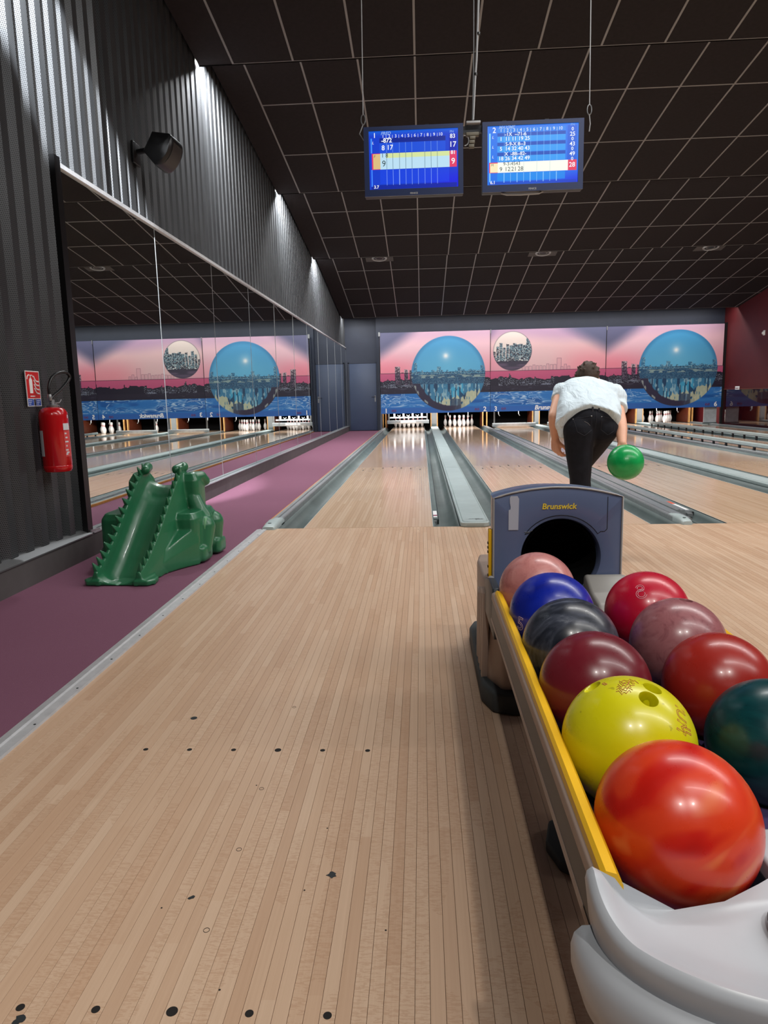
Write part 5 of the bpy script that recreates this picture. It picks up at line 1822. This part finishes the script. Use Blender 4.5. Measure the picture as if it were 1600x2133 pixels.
M['b_green'] = mat_ball('ball_bright_green', [(2, 140, 66), (16, 168, 88)], 6, 2, seed=3.7)
M['engrave_pale'] = plain('pale_engraving', (220, 190, 196), 0.6)
M['engrave_red'] = plain('red_engraving', (170, 84, 50), 0.6)


def sphere_mesh(n=64):
    bm = bmesh.new()
    bmesh.ops.create_uvsphere(bm, u_segments=n, v_segments=n // 2, radius=BR)
    me = bpy.data.meshes.new('bowling_ball')
    bm.to_mesh(me)
    bm.free()
    me.shade_smooth()
    return me


def drilled(holes):
    cs = []
    for d, r in holes:
        d = Vector(d).normalized()
        mb = MB().lathe([(r, BR - 0.05), (r, BR - 0.004), (r + 0.0016, BR - 0.0008), (r + 0.003, BR + 0.004)], n=28)
        q = Vector((0, 0, 1)).rotation_difference(d).to_matrix().to_4x4()
        me = mb.mesh('c')
        me.transform(q)
        cs.append(me)
    me = boolean_cut(sphere_mesh(96), cs, 'bowling_ball')
    me.shade_smooth()
    me.set_sharp_from_angle(angle=math.radians(35))
    return me


def bowl(mat, loc, label, holes=None):
    o = thing('bowling_ball', loc, label, 'bowling ball', 'bowling balls')
    me = drilled(holes) if holes else sphere_mesh()
    me.materials.clear()
    link('shell', me, mat, o)
    return o


def engrave(ball, body, size, d, upv, mat, outline=0.0007, name='engraving', bold=0.0):
    me = text_mesh(body, size, outline=outline, bold=bold)
    n = Vector(d).normalized()
    u = Vector(upv)
    u = (u - n * u.dot(n)).normalized()
    r = u.cross(n)
    for v in me.vertices:
        p = n * BR + r * v.co.x + u * v.co.y
        v.co = p.normalized() * (BR + 0.0002 + v.co.z * 0.3)
    link(name, me, mat, ball)


def lpos(i):
    return (0.771 + 0.003 * i, -3.591 - 0.218 * i, 0.479 - 0.005 * i)


def rpos(i):
    return (1.036 + 0.003 * i, -3.747 - 0.221 * i, 0.459 - 0.009 * i)


bowl('b_pink', lpos(0), 'dusty pink bowling ball nearest the ball return mouth')
b5 = bowl('b_blue', lpos(1), 'royal blue bowling ball with an outlined 5 on the rack')
engrave(b5, '5', 0.050, (-0.82, -0.56, -0.06), (-0.1, -0.2, 1), 'engrave_pale', 0.0006)
bowl('b_grey', lpos(2), 'marbled dark grey bowling ball between the blue and maroon ones')
bowl('b_maroon', lpos(3), 'plain maroon bowling ball behind the yellow one')
by = bowl('b_yellow', lpos(4), 'bright yellow bowling ball with finger holes and red print', [((-0.53, 0.184, 0.828), 0.0145), ((0.154, -0.412, 0.898), 0.0145), ((0.293, -0.142, 0.945), 0.0140)])
engrave(by, 'IUM', 0.030, (0.60, -0.50, 0.62), (0.80, 0.1, -0.55), 'engrave_red', 0.0006)
def scribble(ball, pts2, d, upv, mat, r=0.0006, name='logo'):
    n = Vector(d).normalized()
    u = Vector(upv)
    u = (u - n * u.dot(n)).normalized()
    r_ = u.cross(n)
    pts = [(n * BR + r_ * x + u * y_).normalized() * (BR + 0.0003) + wloc(ball) for x, y_ in pts2]
    MB().tube(pts, r, 5).build(name, mat, ball)


rs = random.Random(11)
for k in range(7):
    scribble(by, [(0.004 * q + rs.uniform(-.002, .002), -0.018 + 0.006 * k + (0.006 if q % 2 else 0) + 0.004 * math.sin(q)) for q in range(-4 + k // 3, 3 + k // 3)], (-0.10, -0.17, 0.98), (0.3, 0.9, 0), 'engrave_red')
engrave(by, '=', 0.030, (0.68, -0.57, 0.45), (0.3, 0.5, 0.8), 'engrave_red', 0.0006, 'print_box')
engrave(by, '-', 0.040, (-0.345, 0.057, 0.937), (0.9, 0.2, 0), 'engrave_red', 0.0009, 'print_bar')
bowl('b_orange', lpos(5), 'orange and red swirled bowling ball nearest the end tray')
b8 = bowl('b_red', rpos(0), 'crimson bowling ball marked with an outlined 8')
for (oy, ra) in ((0.0085, 0.0062), (0.0085, 0.0105), (-0.0090, 0.0088), (-0.0090, 0.0132)):
    scribble(b8, [(ra * math.cos(a), oy + ra * math.sin(a)) for a in [2 * PI * i / 28 + (0.75 if oy < 0 else -2.4) for i in range(27 if ra < 0.01 else 24)]], (-0.36, -0.60, 0.71), (-0.15, 0.5, 0.8), 'engrave_pale', 0.00045, 'engraving')
bowl('b_mauve', rpos(1), 'mauve marbled bowling ball with a single hole on top', [((0.137, 0.02, 0.991), 0.014)])
bowl('b_brick', rpos(2), 'brick red bowling ball beside the yellow one')
bowl('b_teal', rpos(3), 'dark teal bowling ball at the picture edge beside the orange one')
BG = Vector((1.690, -1.202, 0.611))
bowl('b_green', BG, "bright green bowling ball swinging in the bowler's hand", [((-0.25, 0.25, 0.93), 0.013), ((0.05, 0.35, 0.93), 0.013)])

# ------------------------------------------------------------------ bowler, seen from behind, bent over at the release
M['skin'] = plain('skin', (214, 160, 132), 0.5, var=0.05, vscale=12)
M['hair'] = plain('brown_hair', (62, 44, 34), 0.7, var=0.35, vscale=60, bump=0.6)
g_ = N('pale_tshirt')
g_.set('Base Color', lin((212, 226, 234))).set('Roughness', 0.9).set('Specular IOR Level', 0.15)
tc_ = g_.n('ShaderNodeTexCoord').outputs['Object']
g_.bump(g_.noise(g_.mapping(tc_, (9, 4, 4), (0, 0, 0), (0, 0.5, 0.3)), 1.6, 3, 0.5, 0.8), 0.55, 0.05)
M['shirt'] = g_.m
M['jeans'] = plain('black_jeans', (26, 27, 34), 0.8, spec=0.2, var=0.25, vscale=18, bump=0.2)
M['shoe'] = plain('bowling_shoe', (150, 40, 36), 0.5)
M['sole'] = plain('shoe_sole', (210, 200, 186), 0.6)
M['stitch'] = plain('pale_stitching', (120, 112, 110), 0.7)
person = thing('person', (1.53, -0.75, 0), 'person in pale t-shirt and black jeans bending to bowl, seen from behind', 'person')
PO = Vector(person.location)
Lsh, Rsh = Vector((1.432, -0.48, 1.025)), Vector((1.800, -0.490, 0.995))
Lel, Lwr = Vector((1.342, -0.700, 0.884)), Vector((1.372, -0.600, 0.728))
Rel, Rwr = Vector((1.775, -0.760, 0.845)), Vector((1.714, -1.030, 0.712))
HCN = Vector((1.680, -0.185, 1.140))


def V(*a):
    return Vector(a)


def hand(mb, wrist, dirn, pn, side, curl, sc=1.0):
    """palm and five separate fingers; pn = palm normal, side = towards the thumb"""
    dirn, pn = dirn.normalized(), pn.normalized()
    side = (side - dirn * side.dot(dirn)).normalized()
    pn = dirn.cross(side) if dirn.cross(side).dot(pn) > 0 else side.cross(dirn)
    for k, (off, ln, ff) in enumerate(((0.030, 0.088, 0.95), (0.010, 0.093, 1.08), (-0.011, 0.089, 1.0), (-0.031, 0.080, 0.80))):
        kn = wrist + dirn * ln * sc + side * off * sc
        mb.chain([wrist + side * off * 0.45 * sc, wrist + dirn * 0.045 * sc + side * off * 0.85 * sc, kn], [0.0165 * sc, 0.0145 * sc, 0.0105 * sc], 10)
        p, a = kn, curl * 0.35
        pts, rr = [p], [0.0098 * sc]
        for j, sl in enumerate((0.044, 0.028, 0.021)):
            a += curl * (0.5 if j else 0.25)
            d_ = dirn * math.cos(a) + pn * math.sin(a) + side * off * 0.8
            p = p + d_.normalized() * sl * ff * sc
            pts.append(p)
            rr.append((0.0092, 0.0084, 0.0074)[j] * sc)
        mb.chain(pts, rr, 10)
    p = wrist + dirn * 0.026 * sc + side * 0.022 * sc
    pts = [p, p + (dirn * 0.62 + side * 0.62 + pn * 0.35).normalized() * 0.045 * sc]
    pts.append(pts[-1] + (dirn * 0.80 + side * 0.25 + pn * 0.5).normalized() * 0.033 * sc)
    pts.append(pts[-1] + (dirn * 0.85 + pn * 0.55).normalized() * 0.026 * sc)
    mb.chain(pts, [0.0155 * sc, 0.0115 * sc, 0.0100 * sc, 0.0082 * sc], 10)


mb = MB()
mb.chain([V(1.55, -0.80, 0.87), V(1.57, -0.66, 0.95), V(1.61, -0.50, 1.01), V(1.645, -0.38, 1.055), V(1.668, -0.29, 1.095), V(1.682, -0.22, 1.135)], [0.115, 0.105, 0.115, 0.085, 0.055, 0.054])
mb.chain([V(1.50, -0.56, 1.02), Lsh], [0.09, 0.055])
mb.chain([V(1.74, -0.56, 1.0), Rsh], [0.09, 0.055])
mb.chain([Lsh, Lsh.lerp(Lel, 0.5), Lel, Lel.lerp(Lwr, 0.35), Lwr], [0.052, 0.046, 0.037, 0.038, 0.026])
mb.chain([Rsh, Rsh.lerp(Rel, 0.5), Rel, Rel.lerp(Rwr, 0.35), Rwr], [0.052, 0.046, 0.038, 0.040, 0.027])
hand(mb, Lwr, V(0.16, 0.20, -0.97), V(0.8, 0.45, 0.2), V(0.55, -0.8, 0), 1.15, 1.05)
hand(mb, Rwr, V(0.0, -0.50, -0.87), V(-0.05, -0.85, 0.5), V(-1, 0, 0), 1.0, 1.0)
# head: skull, jaw, nose, ears, brow
fdir = V(0.05, 0.80, -0.30).normalized()
hup = V(0.0, 0.30, 0.85).normalized()
hrt = fdir.cross(hup).normalized()
mb.ball(HCN, 0.1, 20, (0.078 / 0.1, 0.098 / 0.1, 0.098 / 0.1))
mb.chain([HCN + fdir * 0.025 - hup * 0.02, HCN + fdir * 0.055 - hup * 0.085], [0.070, 0.042])
mb.chain([HCN + fdir * 0.092 + hup * 0.01, HCN + fdir * 0.118 - hup * 0.030], [0.010, 0.015], 10)
mb.chain([HCN + fdir * 0.086 - hup * 0.062 - hrt * 0.018, HCN + fdir * 0.086 - hup * 0.062 + hrt * 0.018], [0.010, 0.010], 8)
for s_ in (-1, 1):
    mb.ball(HCN + hrt * s_ * 0.078 - hup * 0.02, 0.026, 12, (0.45, 0.8, 1.15))
# legs inside the jeans
LH, LK, LA = V(1.470, -0.80, 0.83), V(1.492, -0.860, 0.46), V(1.520, -0.900, 0.085)
RH, RK, RA = V(1.640, -0.79, 0.82), V(1.560, -0.43, 0.50), V(1.560, -0.50, 0.085)
mb.chain([LH, LK, LA], [0.072, 0.046, 0.034])
mb.chain([RH, RK, RA], [0.072, 0.046, 0.034])
mb.chain([LA, LA + V(0, 0.13, -0.035)], [0.034, 0.026])
mb.chain([RA, RA + V(0, 0.13, -0.035)], [0.034, 0.026])
bod = fuse(mb, 'body', 0.0052, 3, PO, 0.4)
bd = link('body', bod, 'skin', person)
for s_ in (-1, 1):
    e_ = MB().ball(HCN + fdir * 0.084 + hrt * s_ * 0.032 + hup * 0.008, 0.012, 12).build('eye', 'white', bd, smooth=60)
    MB().ball(HCN + fdir * 0.094 + hrt * s_ * 0.032 + hup * 0.008, 0.005, 8).build('iris', 'hair', e_, smooth=60)
# hair: cap over the skull down to the nape
mb = MB()
mb.ball(HCN - fdir * 0.018 + hup * 0.022, 0.1, 20, (0.083 / 0.1, 0.102 / 0.1, 0.096 / 0.1))
mb.chain([HCN - fdir * 0.055 + hup * 0.0, HCN - fdir * 0.06 - hup * 0.055], [0.062, 0.045])
mb.chain([HCN + fdir * 0.05 + hup * 0.075 - hrt * 0.03, HCN + fdir * 0.06 + hup * 0.075 + hrt * 0.035], [0.035, 0.035])
rr = random.Random(4)
for k in range(60):
    a, b = rr.uniform(0, 2 * PI), rr.uniform(-0.1, 1.0)
    d_ = (hrt * math.cos(a) + fdir * math.sin(a)) * math.cos(b * 1.5) + hup * math.sin(b * 1.5)
    p = HCN - fdir * 0.018 + hup * 0.022 + V(d_.x * 0.084, d_.y * 0.098, d_.z * 0.092)
    mb.chain([p, p + d_ * 0.006 - fdir * 0.012 + V(rr.uniform(-.008, .008), 0, 0)], [0.010, 0.005], 8)
hm = fuse(mb, 'hair', 0.006, 1, PO, 0.4)
link('hair', hm, 'hair', person)

# t-shirt: open loft along the back, with sleeves
SPN = [(V(1.528, -0.890, 0.845), 0.205, 0.128), (V(1.535, -0.830, 0.880), 0.200, 0.130), (V(1.548, -0.730, 0.925), 0.192, 0.135), (V(1.575, -0.630, 0.965), 0.192, 0.138), (V(1.605, -0.530, 1.000), 0.198, 0.138),
       (V(1.625, -0.450, 1.030), 0.200, 0.122), (V(1.640, -0.390, 1.055), 0.168, 0.098), (V(1.655, -0.340, 1.080), 0.115, 0.078), (V(1.664, -0.310, 1.095), 0.080, 0.066)]
rings = []
NR = 40
for i, (c, a, b) in enumerate(SPN):
    t = (SPN[min(i + 1, len(SPN) - 1)][0] - SPN[max(i - 1, 0)][0]).normalized()
    lat = V(1, -0.08, -0.13 * i / 8)
    lat = (lat - t * lat.dot(t)).normalized()
    nor = lat.cross(t).normalized()
    r_ = []
    for k in range(NR):
        an = 2 * PI * k / NR
        wob = 1 + (0.035 * math.sin(5 * an + i * 0.9) + 0.02 * math.sin(9 * an - i)) * max(0, 1 - i / 6)
        cc, ss = math.cos(an), math.sin(an)
        p = c + lat * a * wob * math.copysign(abs(cc) ** 0.85, cc) + nor * b * wob * math.copysign(abs(ss) ** 0.85, ss)
        if i == 0:
            p = p + t * 0.012 * math.sin(4 * an + 1) - V(0, 0, 1) * (0.045 * max(0, -cc) ** 2 + 0.0)
        r_.append(p)
    rings.append(r_)
sm_ = MB().loft(rings)


def sleeve(a, b, f, r0, r1):
    t = (b - a).normalized()
    u = t.orthogonal().normalized()
    v = t.cross(u)
    rg = []
    for j in range(6):
        s_ = j / 5
        c = a + (b - a) * (f * s_ - 0.25 * (1 - s_))
        r = r0 + (r1 - r0) * s_
        rg.append([c + (u * math.cos(2 * PI * k / 24) + v * math.sin(2 * PI * k / 24)) * r * (1 + 0.03 * math.sin(4 * 2 * PI * k / 24 + j)) for k in range(24)])
    sm_.loft(rg)


sleeve(Lsh, Lel, 0.22, 0.068, 0.060)
sleeve(Rsh, Rel, 0.52, 0.078, 0.068)
sm_.chain([V(1.53, -0.52, 1.02), Lsh + V(0.02, -0.02, 0.0)], [0.115, 0.080])
sm_.chain([V(1.71, -0.56, 0.99), Rsh + V(-0.01, -0.04, 0.0)], [0.125, 0.088])
sm_.chain([V(1.69, -0.66, 0.955), V(1.70, -0.78, 0.91)], [0.105, 0.075])
sm_.chain([V(1.45, -0.66, 0.955), V(1.42, -0.80, 0.89)], [0.075, 0.055])
sh = link('tshirt', fuse(sm_, 'tshirt', 0.0075, 4, PO, 0.5), 'shirt', person)
# jeans
mb = MB()
mb.ball(V(1.555, -0.835, 0.865), 0.1, 24, (1.62, 1.28, 1.22))
mb.chain([V(1.48, -0.87, 0.80), V(1.483, -0.855, 0.68), V(1.494, -0.865, 0.46), V(1.512, -0.885, 0.30), V(1.520, -0.90, 0.085)], [0.108, 0.094, 0.068, 0.060, 0.056])
mb.chain([V(1.635, -0.85, 0.80), V(1.615, -0.70, 0.69), V(1.572, -0.46, 0.51), V(1.560, -0.50, 0.30), V(1.560, -0.50, 0.085)], [0.104, 0.090, 0.068, 0.058, 0.056])
mb.chain([V(1.556, -0.76, 0.915), V(1.555, -0.80, 0.89)], [0.100, 0.125])
jm = fuse(mb, 'jeans', 0.008, 14, PO, 0.5)
jn = link('jeans', jm, 'jeans', person)
from mathutils.bvhtree import BVHTree
bv = BVHTree.FromPolygons([v.co + PO for v in jm.vertices], [tuple(p.vertices) for p in jm.polygons])


def seat(x, z, out=0.001):
    h = bv.ray_cast(V(x, -1.6, z), V(0, 1, 0))
    return h[0] + h[1] * out if h[0] is not None else None


def seam(pts, name, mat='stitch', r=0.0012, n=8):
    out = []
    for (xa, za), (xb, zb) in zip(pts, pts[1:]):
        for k in range(n):
            p = seat(xa + (xb - xa) * k / n, za + (zb - za) * k / n)
            if p is not None:
                out.append(p)
    if len(out) > 2:
        MB().tube(out, r, 5).build(name, mat, jn)


M['seam_dark'] = plain('dark_seam', (42, 42, 50), 0.8)
seam([(1.425, 0.872), (1.47, 0.878), (1.535, 0.890), (1.538, 0.80), (1.49, 0.765), (1.445, 0.790), (1.425, 0.872)], 'pocket_seam', 'seam_dark')
seam([(1.60, 0.885), (1.655, 0.872), (1.695, 0.858), (1.685, 0.790), (1.645, 0.765), (1.60, 0.80), (1.60, 0.885)], 'pocket_seam', 'seam_dark')
seam([(1.565, 0.955), (1.566, 0.88), (1.562, 0.80)], 'back_seam', 'seam_dark')
seam([(1.49, 0.855), (1.51, 0.845), (1.53, 0.825)], 'worn_crease', 'stitch', 0.0012)
for (x, z) in ((1.535, 0.888), (1.425, 0.870), (1.60, 0.883)):
    p = seat(x, z, 0.0)
    if p is not None:
        MB().ball(p, 0.0055 if x == 1.535 else 0.004, 8).build('rivet', 'steel', jn, smooth=60)
for x in (1.545, 1.585, 1.63):
    p = seat(x, 0.925, 0.002)
    if p is not None:
        MB().box(p.x - 0.005, p.x + 0.005, p.y - 0.003, p.y + 0.01, p.z - 0.02, p.z + 0.02).build('belt_loop', 'seam_dark', jn)
for s_, (p, yw) in enumerate(((LA, 0.0), (RA, 0.05))):
    q = p + V(0, 0.0, -0.085)
    m_ = MB()
    rbox(m_, q.x - 0.045, q.x + 0.045, q.y - 0.075, q.y + 0.195, q.z + 0.014, q.z + 0.095, 0.03)
    so = link('shoe', fuse(m_, 'shoe', 0.008, 3, PO), 'shoe', person)
    m_ = MB()
    m_.prism([(q.x - 0.040, q.y - 0.07), (q.x + 0.040, q.y - 0.07), (q.x + 0.048, q.y + 0.10), (q.x + 0.030, q.y + 0.19), (q.x - 0.030, q.y + 0.19), (q.x - 0.048, q.y + 0.10)], q.z, 'z', q.z + 0.016)
    m_.build('sole', 'sole', so)
